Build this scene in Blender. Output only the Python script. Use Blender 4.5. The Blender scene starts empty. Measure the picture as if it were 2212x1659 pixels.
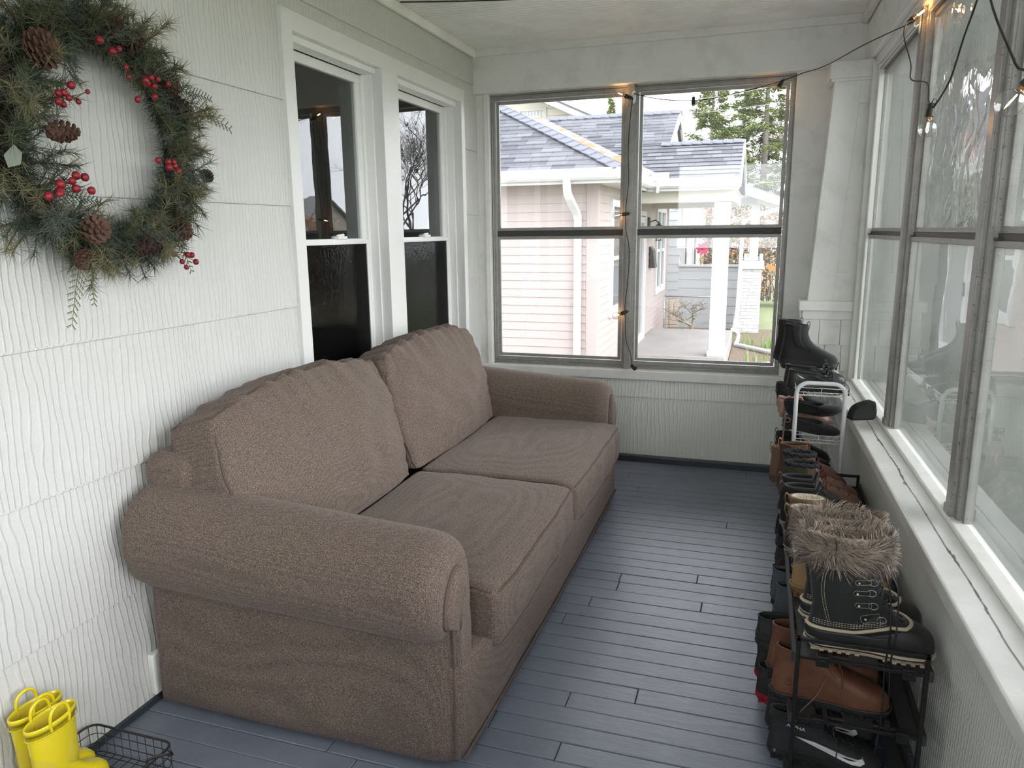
EXPO = 2.6
SUN = .85
import bpy, bmesh, math, random
from mathutils import Vector, Matrix, Euler, noise
C = bpy.context.scene.collection
PI = math.pi
TR = math.tan(math.radians(1.0438))
AR = math.radians(1.0438)

# ---------------------------------------------------------------- materials
MATS = {}
def nt(name):
    m = bpy.data.materials.new(name); m.use_nodes = True
    t = m.node_tree; b = t.nodes['Principled BSDF']
    return m, t, b
def mix_rgb(t, fac, a, b, mode='MIX'):
    n = t.nodes.new('ShaderNodeMix'); n.data_type = 'RGBA'; n.blend_type = mode
    for sock, v in ((n.inputs[0], fac), (n.inputs[6], a), (n.inputs[7], b)):
        if hasattr(v, 'links'): t.links.new(v, sock)
        elif isinstance(v, (int, float)): sock.default_value = v
        else: sock.default_value = (*v, 1)
    return n.outputs[2]
def coord(t, kind='Object', scale=(1, 1, 1), rot=(0, 0, 0)):
    tc = t.nodes.new('ShaderNodeTexCoord'); mp = t.nodes.new('ShaderNodeMapping')
    mp.inputs['Scale'].default_value = scale; mp.inputs['Rotation'].default_value = rot
    t.links.new(tc.outputs[kind], mp.inputs[0]); return mp.outputs[0]
def tex_noise(t, vec, scale, detail=3, rough=.55, dist=0):
    n = t.nodes.new('ShaderNodeTexNoise'); t.links.new(vec, n.inputs['Vector'])
    n.inputs['Scale'].default_value = scale; n.inputs['Detail'].default_value = detail
    n.inputs['Roughness'].default_value = rough; n.inputs['Distortion'].default_value = dist
    return n.outputs['Fac']
def ramp(t, fac, stops):
    n = t.nodes.new('ShaderNodeValToRGB'); t.links.new(fac, n.inputs[0])
    e = n.color_ramp.elements
    while len(e) < len(stops): e.new(.5)
    for i, (p, c) in enumerate(stops):
        e[i].position = p; e[i].color = (*c, 1) if not isinstance(c, (int, float)) else (c, c, c, 1)
    return n.outputs[0]
def math_n(t, op, a, b=None, c=None):
    n = t.nodes.new('ShaderNodeMath'); n.operation = op
    for i, v in enumerate((a, b, c)):
        if v is None: continue
        if hasattr(v, 'links'): t.links.new(v, n.inputs[i])
        else: n.inputs[i].default_value = v
    return n.outputs[0]
def bump(t, b, height, strength=.5, dist=.002, prev=None):
    n = t.nodes.new('ShaderNodeBump'); n.inputs['Strength'].default_value = strength
    n.inputs['Distance'].default_value = dist
    t.links.new(height, n.inputs['Height'])
    if prev is not None: t.links.new(prev, n.inputs['Normal'])
    t.links.new(n.outputs[0], b.inputs['Normal']); return n.outputs[0]
def M(name, col, rough=.5, metal=0, var=None, bmp=None, spec=.5, sheen=0, coat=0, trans=0, kind='Object'):
    """var=(scale, colour2, lo, hi)  bmp=(scale, strength, dist)"""
    if name in MATS: return MATS[name]
    m, t, b = nt(name)
    b.inputs['Base Color'].default_value = (*col, 1); b.inputs['Roughness'].default_value = rough
    b.inputs['Metallic'].default_value = metal; b.inputs['Specular IOR Level'].default_value = spec
    if sheen: b.inputs['Sheen Weight'].default_value = sheen
    if coat: b.inputs['Coat Weight'].default_value = coat; b.inputs['Coat Roughness'].default_value = .1
    if var or bmp: v = coord(t, kind)
    if var:
        f = ramp(t, tex_noise(t, v, var[0], 4), [(var[2], 0.0), (var[3], 1.0)])
        t.links.new(mix_rgb(t, f, col, var[1]), b.inputs['Base Color'])
    if bmp: bump(t, b, tex_noise(t, v, bmp[0], 3), bmp[1], bmp[2])
    MATS[name] = m; return m

def glass_mat(name, tint=(1, 1, 1), haze=.03, hazecol=(.75, .78, .75), wav=0, wscale=3, rough=0.0, refl=1.0, ior=1.5):
    m = bpy.data.materials.new(name); m.use_nodes = True; t = m.node_tree; t.nodes.clear()
    out = t.nodes.new('ShaderNodeOutputMaterial')
    tr = t.nodes.new('ShaderNodeBsdfTransparent'); tr.inputs[0].default_value = (*tint, 1)
    gl = t.nodes.new('ShaderNodeBsdfGlossy'); gl.inputs['Roughness'].default_value = rough
    gl.inputs[0].default_value = (refl, refl, refl, 1)
    df = t.nodes.new('ShaderNodeBsdfDiffuse'); df.inputs[0].default_value = (*hazecol, 1)
    fr = t.nodes.new('ShaderNodeFresnel'); fr.inputs[0].default_value = ior
    m1 = t.nodes.new('ShaderNodeMixShader'); m2 = t.nodes.new('ShaderNodeMixShader')
    t.links.new(fr.outputs[0], m1.inputs[0]); t.links.new(tr.outputs[0], m1.inputs[1]); t.links.new(gl.outputs[0], m1.inputs[2])
    v = coord(t)
    hz = math_n(t, 'MULTIPLY', tex_noise(t, v, 2.5, 5, .7), haze * 2)
    t.links.new(hz, m2.inputs[0]); t.links.new(m1.outputs[0], m2.inputs[1]); t.links.new(df.outputs[0], m2.inputs[2])
    if wav:
        bn = t.nodes.new('ShaderNodeBump'); bn.inputs['Strength'].default_value = 1; bn.inputs['Distance'].default_value = wav
        t.links.new(tex_noise(t, v, wscale, 2, .5, .6), bn.inputs['Height'])
        t.links.new(bn.outputs[0], gl.inputs['Normal']); t.links.new(bn.outputs[0], fr.inputs['Normal'])
    t.links.new(m2.outputs[0], out.inputs[0]); MATS[name] = m
    return m

# ---------------------------------------------------------------- meshes
class MB:
    def __init__(s): s.v = []; s.f = []; s.m = []
    def add(s, vs, fs, mi=0):
        o = len(s.v); s.v += [tuple(p) for p in vs]
        s.f += [tuple(i + o for i in f) for f in fs]; s.m += [mi] * len(fs); return s
    def box(s, x0, x1, y0, y1, z0, z1, mi=0):
        v = [(x, y, z) for x in (x0, x1) for y in (y0, y1) for z in (z0, z1)]
        return s.add(v, [(0, 1, 3, 2), (4, 6, 7, 5), (0, 4, 5, 1), (2, 3, 7, 6), (0, 2, 6, 4), (1, 5, 7, 3)], mi)
    def obox(s, c, size, rot=None, mi=0):
        sx, sy, sz = [a / 2 for a in size]; R = rot if rot is not None else Matrix.Identity(3)
        v = [Vector(c) + R @ Vector((x, y, z)) for x in (-sx, sx) for y in (-sy, sy) for z in (-sz, sz)]
        return s.add(v, [(0, 1, 3, 2), (4, 6, 7, 5), (0, 4, 5, 1), (2, 3, 7, 6), (0, 2, 6, 4), (1, 5, 7, 3)], mi)
    def hexa(s, b, t, mi=0):          # two quads (bottom ccw, top ccw)
        return s.add(list(b) + list(t), [(3, 2, 1, 0), (4, 5, 6, 7), (0, 1, 5, 4), (1, 2, 6, 5), (2, 3, 7, 6), (3, 0, 4, 7)], mi)
    def loft(s, rings, closed=True, cap0=True, cap1=True, mi=0, loop=False):
        n = len(rings[0]); vs = [p for r in rings for p in r]; fs = []
        K = len(rings)
        for i in range(K if loop else K - 1):
            a = i * n; b = ((i + 1) % K) * n
            for j in range(n if closed else n - 1):
                k = (j + 1) % n; fs.append((a + j, a + k, b + k, b + j))
        if closed and not loop:
            if cap0: fs.append(tuple(range(n - 1, -1, -1)))
            if cap1: fs.append(tuple((K - 1) * n + j for j in range(n)))
        return s.add(vs, fs, mi)
    def tube(s, pts, r, n=8, closed=False, mi=0, caps=True):
        pts = [Vector(p) for p in pts]; K = len(pts)
        rs = r if isinstance(r, (list, tuple)) else [r] * K
        rings = []; u = None
        for i in range(K):
            if closed: d = pts[(i + 1) % K] - pts[i - 1]
            else: d = pts[min(i + 1, K - 1)] - pts[max(i - 1, 0)]
            if d.length < 1e-9: d = Vector((0, 0, 1))
            d.normalize()
            if u is None:
                u = d.orthogonal().normalized()
            else:
                u = u - d * u.dot(d)
                if u.length < 1e-6: u = d.orthogonal()
                u.normalize()
            w = d.cross(u)
            rings.append([pts[i] + (u * math.cos(2 * PI * j / n) + w * math.sin(2 * PI * j / n)) * rs[i] for j in range(n)])
        return s.loft(rings, True, caps, caps, mi, loop=closed)
    def lathe(s, prof, c=(0, 0, 0), n=24, axis='z', mi=0, R=None):
        rings = []
        for r, h in prof:
            ring = []
            for j in range(n):
                a = 2 * PI * j / n; p = Vector((r * math.cos(a), r * math.sin(a), h))
                if axis == 'x': p = Vector((p.z, p.x, p.y))
                if axis == 'y': p = Vector((p.y, p.z, p.x))
                if R is not None: p = R @ p
                ring.append(Vector(c) + p)
            rings.append(ring)
        return s.loft(rings, True, True, True, mi)
    def sphere(s, c, r, n=12, k=8, sc=(1, 1, 1), R=None, mi=0):
        rings = []
        for i in range(1, k):
            th = PI * i / k
            ring = []
            for j in range(n):
                a = 2 * PI * j / n
                p = Vector((math.sin(th) * math.cos(a) * sc[0], math.sin(th) * math.sin(a) * sc[1], -math.cos(th) * sc[2])) * r
                if R is not None: p = R @ p
                ring.append(Vector(c) + p)
            rings.append(ring)
        return s.loft(rings, True, True, True, mi)
    def prism(s, poly, axis, a, b, mi=0):
        def P(p, h):
            return {'x': (h, p[0], p[1]), 'y': (p[0], h, p[1]), 'z': (p[0], p[1], h)}[axis]
        return s.loft([[P(p, a) for p in poly], [P(p, b) for p in poly]], mi=mi)
    def build(s, name, mat, parent=None, smooth=False, bevel=0, subsurf=0, seg=2, loc=None, fixn=True, auto=None):
        me = bpy.data.meshes.new(name); me.from_pydata(s.v, [], s.f)
        mats = mat if isinstance(mat, (list, tuple)) else [mat]
        for m in mats: me.materials.append(m)
        if len(mats) > 1: me.polygons.foreach_set('material_index', s.m)
        if fixn:
            bm = bmesh.new(); bm.from_mesh(me); bmesh.ops.recalc_face_normals(bm, faces=bm.faces); bm.to_mesh(me); bm.free()
        if smooth: me.polygons.foreach_set('use_smooth', [True] * len(me.polygons))
        if auto:
            me.polygons.foreach_set('use_smooth', [True] * len(me.polygons)); me.set_sharp_from_angle(angle=math.radians(auto))
        me.update()
        o = bpy.data.objects.new(name, me); C.objects.link(o)
        if parent is not None:
            o.parent = parent
            if parent.get('_w'): o.matrix_parent_inverse = parent.matrix_basis.inverted()
        if loc is not None: o.location = loc
        if bevel:
            b = o.modifiers.new('b', 'BEVEL'); b.width = bevel; b.segments = seg; b.limit_method = 'ANGLE'; b.angle_limit = math.radians(40)
        if subsurf:
            b = o.modifiers.new('s', 'SUBSURF'); b.levels = subsurf; b.render_levels = subsurf
        return o
def tag(o, label=None, cat=None, group=None, kind=None):
    if label: o['label'] = label
    if cat: o['category'] = cat
    if group: o['group'] = group
    if kind: o['kind'] = kind
    return o
def thing(name, label, cat, loc=(0, 0, 0), rot=(0, 0, 0), group=None, world=False):
    """an Empty at the thing's base; world=True: children meshes are given in world coordinates"""
    o = bpy.data.objects.new(name, None); C.objects.link(o); o.empty_display_size = .1
    o.location = loc; o.rotation_euler = rot
    tag(o, label, cat, group)
    if world:
        o['_w'] = 1
        o.matrix_basis = Matrix.Translation(loc) @ Euler(rot).to_matrix().to_4x4()
    return o
def struct(name, mb, mat, rightwall=False, **k):
    o = mb.build(name, mat, **k)
    o['kind'] = 'structure'
    if rightwall:      # built in the frame (offset, y, z) of the right wall, which stands 1.04 degrees off square
        o.rotation_euler = (0, 0, AR); o.location = RW_LOC
    return o
# the right wall turns about the far right corner (x, 4.8587)
_p = Vector((2.354, 4.8587, 0)); RW_LOC = _p - Matrix.Rotation(AR, 3, 'Z') @ _p
RWM = Matrix.Translation(RW_LOC) @ Matrix.Rotation(AR, 4, 'Z')
def rwp(x, y, z): return RWM @ Vector((x, y, z))
def copy_tree(o, parent=None):
    c = o.copy(); C.objects.link(c); c.parent = parent
    if parent is not None: c.matrix_parent_inverse = o.matrix_parent_inverse.copy()
    for ch in list(o.children): copy_tree(ch, c)
    return c
def catmull(pts, n=6, closed=False):
    P = [Vector(p) for p in pts]; out = []; K = len(P)
    rng = range(K if closed else K - 1)
    for i in rng:
        if closed: a, b, c, d = P[i - 1], P[i], P[(i + 1) % K], P[(i + 2) % K]
        else: a, b, c, d = P[max(i - 1, 0)], P[i], P[i + 1], P[min(i + 2, K - 1)]
        for k in range(n):
            t = k / n
            out.append(.5 * ((2 * b) + (-a + c) * t + (2 * a - 5 * b + 4 * c - d) * t * t + (-a + 3 * b - 3 * c + d) * t ** 3))
    if not closed: out.append(P[-1].copy())
    return out
def lerp(a, b, t): return a + (b - a) * t
def pw(x, pts):        # piecewise linear, smoothed
    if x <= pts[0][0]: return pts[0][1]
    for (a, b), (c, d) in zip(pts, pts[1:]):
        if x <= c:
            t = (x - a) / (c - a); return b + (d - b) * t
    return pts[-1][1]
def text_obj(body, size, depth, mat, name, parent, mtx, extrude=.0004, xs=1.0, shear=0):
    cu = bpy.data.curves.new(name, 'FONT'); cu.body = body; cu.size = size; cu.extrude = extrude; cu.shear = shear
    cu.align_x = 'CENTER'; cu.align_y = 'CENTER'; cu.resolution_u = 3
    tmp = bpy.data.objects.new(name + '_t', cu); C.objects.link(tmp)
    dg = bpy.context.evaluated_depsgraph_get(); me = bpy.data.meshes.new_from_object(tmp.evaluated_get(dg))
    bpy.data.objects.remove(tmp); bpy.data.curves.remove(cu)
    me.transform(mtx @ Matrix.Scale(xs, 4, (1, 0, 0))); me.materials.clear(); me.materials.append(mat)
    o = bpy.data.objects.new(name, me); C.objects.link(o)
    if parent is not None:
        o.parent = parent
        if parent.get('_w'): o.matrix_parent_inverse = parent.matrix_basis.inverted()
    return o
# ================================================================ MATERIALS OF THE ROOM
def siding_mat(name, along, col=(.625, .625, .62), lines=44, strength=.8, paint=.5):
    """embossed hardboard: wandering vertical grain ridges; along = 0 grain varies along x, 1 along y"""
    m, t, b = nt(name)
    tc = t.nodes.new('ShaderNodeTexCoord'); sp = t.nodes.new('ShaderNodeSeparateXYZ'); t.links.new(tc.outputs['Object'], sp.inputs[0])
    u = sp.outputs[along]; z = sp.outputs[2]
    row = math_n(t, 'FLOOR', math_n(t, 'DIVIDE', math_n(t, 'ADD', z, 10 * .407 + .008), .407))
    cb = t.nodes.new('ShaderNodeCombineXYZ')
    t.links.new(math_n(t, 'MULTIPLY', u, 4.2), cb.inputs[0]); t.links.new(math_n(t, 'MULTIPLY', z, .75), cb.inputs[1]); t.links.new(math_n(t, 'MULTIPLY', row, 3.7), cb.inputs[2])
    n1 = tex_noise(t, cb.outputs[0], 1.0, 1.2, .4)
    cb2 = t.nodes.new('ShaderNodeCombineXYZ')
    t.links.new(math_n(t, 'MULTIPLY', u, 14), cb2.inputs[0]); t.links.new(math_n(t, 'MULTIPLY', z, 6), cb2.inputs[1]); t.links.new(row, cb2.inputs[2])
    n2 = tex_noise(t, cb2.outputs[0], 1.0, 2)
    ph = math_n(t, 'ADD', math_n(t, 'MULTIPLY', u, lines), math_n(t, 'ADD', math_n(t, 'MULTIPLY', n1, 6.5), math_n(t, 'MULTIPLY', n2, 1.3)))
    fr = math_n(t, 'FRACT', ph)
    tri = math_n(t, 'ABSOLUTE', math_n(t, 'SUBTRACT', fr, .5))
    line = ramp(t, tri, [(0.0, 1.0), (.10, .75), (.2, 0.0)])
    v = coord(t)
    fine = tex_noise(t, v, 170, 4, .6)
    h = math_n(t, 'ADD', line, math_n(t, 'MULTIPLY', fine, .75))
    bump(t, b, h, strength, .0024)
    dirt = ramp(t, tex_noise(t, v, 3.5, 5, .65), [(.3, 1.0), (.75, .0)])
    c = mix_rgb(t, math_n(t, 'MULTIPLY', dirt, .35), (col[0] * .93, col[1] * .93, col[2] * .9), col)
    spots = ramp(t, tex_noise(t, v, 33, 2, .5), [(.78, 0.0), (.82, 1.0)])
    c = mix_rgb(t, math_n(t, 'MULTIPLY', spots, .25), c, (.45, .43, .38))
    t.links.new(c, b.inputs['Base Color']); b.inputs['Roughness'].default_value = paint
    return m
SID_L = siding_mat('painted siding left', 1)  # darker copy of the same paint, its colour offsetting strong window light
SID_F = siding_mat('painted siding far', 0, (.83, .84, .82))  # lighter copy of the same paint, its colour making up for dim light
PAINT = M('painted trim white', (.86, .855, .83), .42, var=(5, (.72, .71, .68), .45, .8), bmp=(60, .15, .001))
PAINT2 = M('old painted wood', (.77, .77, .745), .45, var=(7, (.62, .62, .59), .5, .8), bmp=(35, .3, .0015))
VINYL = M('white vinyl frame', (.80, .80, .79), .35)
def alu_mat():
    m, t, b = nt('weathered aluminium')
    v = coord(t); n = tex_noise(t, v, 14, 5, .7); p = tex_noise(t, v, 130, 2, .5)
    c = mix_rgb(t, ramp(t, n, [(.3, 0.0), (.7, 1.0)]), (.27, .265, .25), (.36, .355, .345))
    c = mix_rgb(t, ramp(t, p, [(.66, 0.0), (.72, 1.0)]), c, (.13, .10, .075))
    t.links.new(c, b.inputs['Base Color']); b.inputs['Metallic'].default_value = .35; b.inputs['Roughness'].default_value = .45
    bump(t, b, p, .25, .0006); return m
ALU = alu_mat()
ALU_DARK = M('dark channel rubber', (.05, .05, .048), .6)
def floor_mat():
    m, t, b = nt('grey painted floorboards')
    v = coord(t); n = tex_noise(t, v, 2.2, 6, .65); f2 = tex_noise(t, coord(t, scale=(3, 14, 1)), 4, 6, .7); sc = tex_noise(t, v, 28, 3, .6)
    base = mix_rgb(t, ramp(t, n, [(.3, 0.0), (.72, 1.0)]), (.128, .142, .188), (.185, .198, .250))
    c = mix_rgb(t, math_n(t, 'MULTIPLY', ramp(t, f2, [(.5, 0.0), (.8, 1.0)]), .45), base, (.23, .245, .275))
    c = mix_rgb(t, ramp(t, sc, [(.735, 0.0), (.78, .7)]), c, (.33, .34, .35))
    t.links.new(c, b.inputs['Base Color'])
    t.links.new(ramp(t, f2, [(.25, (.28,) * 3), (.8, (.5,) * 3)]), b.inputs['Roughness'])
    h = math_n(t, 'ADD', math_n(t, 'MULTIPLY', f2, 1.4), math_n(t, 'ADD', math_n(t, 'MULTIPLY', sc, .5), math_n(t, 'MULTIPLY', tex_noise(t, v, 9, 3), 1.2)))
    bump(t, b, h, .55, .0018); return m
FLOOR = floor_mat()
FLOOR_DARK = M('grey floor paint on skirting', (.035, .042, .052), .4, bmp=(30, .3, .001))
GLASS = glass_mat('window glass', haze=.012)
GLASS_W = glass_mat('wavy storm glass', haze=.07, wav=.0005, wscale=4)
GLASS_WW = glass_mat('wrinkled plastic over glass', haze=.05, wav=.006, wscale=9)
GLASS_D = glass_mat('house window glass', tint=(.8, .82, .84), haze=.004, wav=.0005, wscale=3, ior=1.85)

# ================================================================ THE ROOM
Y0, YF = -1.0, 4.77        # near end, far siding face
# floor: boards along x, one structure mesh
def build_floor():
    rnd = random.Random(3); mb = MB(); w = .083; y = Y0
    while y < 4.82:
        x = -.02; first = True
        while x < 2.62:
            L = rnd.uniform(.7, 2.4)
            if first: L *= rnd.uniform(.3, 1)
            first = False
            x1 = min(x + L, 2.62)
            dz = rnd.uniform(-.0012, .0004)
            mb.box(x + .0013, x1 - .0013, y + .0015, y + w - .0015, -.02, dz)
            x = x1
        y += w
    struct('floor', mb, FLOOR, bevel=.0018, seg=1)
    mb = MB().box(-.3, 2.9, Y0 - .2, 4.9, -.06, -.0075)
    struct('floor_underlay', mb, M('dark gap', (.012, .012, .014), .8))
build_floor()

def courses(mb, u0, u1, place, zs, holes=(), rnd=None, joint=1.22):
    """lapped siding boards; place(u, out, z) -> xyz; zs = joint heights"""
    rnd = rnd or random.Random(1)
    for i in range(len(zs) - 1):
        z0, z1 = zs[i], zs[i + 1]
        segs = []; u = u0 - rnd.uniform(0, joint)
        while u < u1:
            a, b = max(u, u0), min(u + joint, u1)
            if b - a > .01: segs.append((a, b))
            u += joint
        for a, b in segs:
            rects = [(a, b, z0, z1)]
            for (ha, hb, hz0, hz1) in holes:
                new = []
                for (p, q, r, s) in rects:
                    if q <= ha or p >= hb or s <= hz0 or r >= hz1: new.append((p, q, r, s)); continue
                    if p < ha: new.append((p, ha, r, s))
                    if q > hb: new.append((hb, q, r, s))
                    pa, qb = max(p, ha), min(q, hb)
                    if r < hz0: new.append((pa, qb, r, hz0))
                    if s > hz1: new.append((pa, qb, hz1, s))
                rects = new
            for (p, q, r, s) in rects:
                def out(z): return lerp(0.0, -.007, (z - z0) / (z1 - z0))
                g = .0008
                B = [place(p + g, out(r), r), place(q - g, out(r), r), place(q - g, -.02, r), place(p + g, -.02, r)]
                T = [place(p + g, out(s), s), place(q - g, out(s), s), place(q - g, -.02, s), place(p + g, -.02, s)]
                mb.hexa(B, T)
ZJ = [-.01, .399, .800, 1.206, 1.613, 2.0208, 2.428, 2.66]
WH = (2.70, 4.50, .50, 2.31)          # opening of the house windows in the left wall
mb = MB(); courses(mb, Y0, 4.84, lambda u, o, z: (o, u, z), [ZJ[0]] + ZJ[1:], holes=[WH], rnd=random.Random(5), joint=400)
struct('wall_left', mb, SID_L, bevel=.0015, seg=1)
mb = MB()
for a, b, c, d in ((Y0, WH[0], -.05, 2.7), (WH[1], 4.9, -.05, 2.7), (WH[0], WH[1], -.05, WH[2]), (WH[0], WH[1], WH[3], 2.7)):
    mb.box(-.16, -.019, a, b, c, d)
struct('wall_left_core', mb, PAINT2)

# far wall: knee wall with siding, sill, header
mb = MB(); courses(mb, 0.0, 2.33, lambda u, o, z: (u, YF - o, z), [.034, .426, .56], rnd=random.Random(9), joint=1.3)
mb.box(0, 2.4, YF + .02, YF + .12, -.05, .57)
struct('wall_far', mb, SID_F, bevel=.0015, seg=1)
mb = MB().box(0, 2.3, YF - .05, YF + .02, -.02, .037)
struct('baseboard_far', mb, FLOOR_DARK, bevel=.004)
mb = MB().box(0, 2.30, YF - .018, 4.90, .545, .606)
struct('trim_far_sill', mb, PAINT2, bevel=.005)
mb = MB().box(-.02, 2.34, 4.75, 4.96, 2.376, 2.66)
mb.box(-.02, 2.31, 4.728, 4.7501, 2.598, 2.641)
struct('wall_far_header', mb, PAINT2, bevel=.003)
mb = MB().box(-.01, .085, 4.80, 4.93, .60, 2.38).box(.05, .085, 4.785, 4.81, .60, 2.38)
struct('trim_far_left_post', mb, PAINT2, bevel=.004)
mb = MB().box(1.962, 2.40, 4.80, 4.93, .55, 2.38)
struct('wall_far_right_pier', mb, PAINT2, bevel=.004)
# ceiling beadboard (beads along x)
mb = MB(); y = Y0 - .05; w = .0413
while y < 4.76:
    mb.box(-.02, 2.62, y + .005, y + w, 2.640, 2.665); mb.box(-.02, 2.62, y, y + .005, 2.648, 2.665)
    y += w
struct('ceiling', mb, PAINT)
mb = MB().box(0.0, .022, Y0, 4.74, 2.592, 2.6405)
struct('trim_ceiling_left', mb, PAINT, bevel=.006)
mb = MB().box(2.275, 2.300, Y0 - .1, 4.74, 2.588, 2.6405)
struct('trim_ceiling_right', mb, PAINT2, rightwall=True, bevel=.004)
# dark tube drawn for the seam where two beadboard runs meet above the sofa
pts = [(.03, 3.66, 2.6385), (.25, 3.73, 2.6375), (.5, 3.80, 2.6375), (.8, 3.86, 2.6385), (1.2, 3.89, 2.6390), (1.7, 3.9, 2.6395)]
tag(MB().tube(catmull(pts, 4), .0035, 6).build('ceiling_seam', M('black cable', (.015, .015, .015), .5), smooth=True), 'thin dark seam between two runs of the beadboard ceiling above the sofa', 'cable')

# right wall header, knee wall and sill
mb = MB().box(2.306, 2.50, Y0 - .2, 4.80, 2.376, 2.66)
mb.box(2.335, 2.50, Y0 - .2, 4.78, 2.335, 2.3765); mb.box(2.352, 2.50, Y0 - .2, 4.60, 2.305, 2.3355)
struct('wall_right_header', mb, PAINT2, rightwall=True, bevel=.004)
mb = MB(); courses(mb, Y0 - .2, 4.60, lambda u, o, z: (2.262 - o, u, z), [-.01, .399, .60], rnd=random.Random(4))
mb.box(2.282, 2.42, Y0 - .2, 4.7, -.05, .60)
SID_R = siding_mat('painted siding right', 1, (.74, .74, .72), lines=60, strength=.5)
struct('wall_right', mb, SID_R, rightwall=True, bevel=.0015, seg=1)

def sill_mat():
    m, t, b = nt('chipped painted sill')
    v = coord(t); n = tex_noise(t, v, 6, 5)
    c = mix_rgb(t, ramp(t, n, [(.4, 0.0), (.7, 1.0)]), (.66, .66, .64), (.76, .76, .74))
    ch = tex_noise(t, coord(t, scale=(1, .35, 1)), 24, 5, .65)
    sp = t.nodes.new('ShaderNodeSeparateXYZ'); tc = t.nodes.new('ShaderNodeTexCoord'); t.links.new(tc.outputs['Object'], sp.inputs[0])
    wob = math_n(t, 'MULTIPLY', math_n(t, 'SUBTRACT', tex_noise(t, coord(t, scale=(0, 2.2, 0)), 1.3, 4), .5), .02)
    dx = math_n(t, 'ABSOLUTE', math_n(t, 'SUBTRACT', math_n(t, 'ADD', sp.outputs[0], wob), 2.287))
    near = ramp(t, dx, [(0.0, 1.0), (.018, 0.0)])
    chip = ramp(t, math_n(t, 'ADD', ch, math_n(t, 'MULTIPLY', near, .34)), [(.86, 0.0), (.88, 1.0)])
    crack = ramp(t, dx, [(.0005, 1.0), (.0014, 0.0)])
    c = mix_rgb(t, chip, c, (.20, .20, .19)); c = mix_rgb(t, crack, c, (.07, .065, .06))
    t.links.new(c, b.inputs['Base Color']); b.inputs['Roughness'].default_value = .35
    bump(t, b, math_n(t, 'SUBTRACT', tex_noise(t, v, 60, 3), math_n(t, 'MULTIPLY', chip, 1.5)), .5, .0015); return m
SILL = sill_mat()
mb = MB().box(2.224, 2.37, Y0 - .2, 4.60, .603, .648)
struct('trim_right_sill', mb, SILL, rightwall=True, bevel=.006, seg=3)
mb = MB().box(2.330, 2.40, Y0 - .2, 4.56, .6475, .664)
struct('trim_right_stop', mb, PAINT2, rightwall=True, bevel=.005)

struct('wall_near', MB().box(-.15, .7, Y0 - .12, Y0 - .01, -.05, 2.7).box(2.2, 2.75, Y0 - .12, Y0 - .01, -.05, 2.7).box(.7, 2.2, Y0 - .12, Y0 - .01, -.05, 1.25).box(.7, 2.2, Y0 - .12, Y0 - .01, 2.35, 2.7), PAINT2)  # unseen end wall; its opening is added to let in fill light
# ---------------------------------------------------------------- aluminium sash windows
def sash_frame(mb, T, a, b, z0, z1, w, d0, d1):
    """rectangular ring in the plane (a,z), T(a, depth, z)"""
    for (p, q, r, s) in ((a, b, z0, z0 + w), (a, b, z1 - w, z1), (a, a + w, z0 + w, z1 - w), (b - w, b, z0 + w, z1 - w)):
        B = [T(p, d0, r), T(q, d0, r), T(q, d1, r), T(p, d1, r)]; U = [T(p, d0, s), T(q, d0, s), T(q, d1, s), T(p, d1, s)]
        mb.hexa(B, U)
def pane_box(T, a, b, z0, z1, d0, th=.003):
    mb = MB(); mb.hexa([T(a, d0, z0), T(b, d0, z0), T(b, d0 + th, z0), T(a, d0 + th, z0)], [T(a, d0, z1), T(b, d0, z1), T(b, d0 + th, z1), T(a, d0 + th, z1)]); return mb
def storm_window(name, T, a, b, z0, z1, zm0, zm1, g, gd=0.0, gmats=(None, None), f=.021, fl=None):
    """a..b = outer, g = glass inset"""
    root = bpy.data.objects.new(name, None); C.objects.link(root); root['kind'] = 'structure'
    root['_w'] = 1
    mb = MB(); sash_frame(mb, T, a, b, z0, z1, g - f - .004, 0, .06)
    sash_frame(mb, T, a + .006, b - .006, z0 + .006, z1 - .006, .006, -.008, .01)
    mb.build('window_frame', ALU, root, bevel=.0015, seg=1)
    ia, ib = a + g, b - g; iz0, iz1 = z0 + g, z1 - g
    zc = (zm0 + zm1) / 2
    mb = MB(); sash_frame(mb, T, ia - f, ib + f, zm1 - f, iz1 + f, f, .016, .034); mb.build('upper_sash', ALU, root, bevel=.0015, seg=1)
    mb = MB(); sash_frame(mb, T, ia - f, ib + f, iz0 - f, zm0 + f, f, .004, .022)
    mb.build('lower_sash', ALU, root, bevel=.0015, seg=1)
    mb = MB(); mb.hexa([T(ia - f, .012, zm0 + f), T(ib + f, .012, zm0 + f), T(ib + f, .03, zm0 + f), T(ia - f, .03, zm0 + f)], [T(ia - f, .012, zm1 - f), T(ib + f, .012, zm1 - f), T(ib + f, .03, zm1 - f), T(ia - f, .03, zm1 - f)])
    for x in (ia - f + .002, ib + f - .032):
        mb.hexa([T(x, .0, zm0 + f + .001), T(x + .03, .0, zm0 + f + .001), T(x + .03, .013, zm0 + f + .001), T(x, .013, zm0 + f + .001)], [T(x, .0, zm0 + f + .007), T(x + .03, .0, zm0 + f + .007), T(x + .03, .013, zm0 + f + .007), T(x, .013, zm0 + f + .007)])
    mb.build('sash_latch', ALU_DARK, root)
    pane_box(T, ia - .002, ib + .002, zm1 - .002, iz1 + .002, .024 + gd).build('upper_pane', gmats[0] or GLASS, root)
    pane_box(T, ia - .002, ib + .002, iz0 - .002, zm0 + .002, .012 + gd).build('lower_pane', gmats[1] or GLASS, root)
    return root
TF = lambda a, d, z: (a, 4.828 + d, z)
def bar(x0, x1, z0, z1, y0=4.806, y1=4.90): return MB().box(x0, x1, y0, y1, z0, z1)
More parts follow.
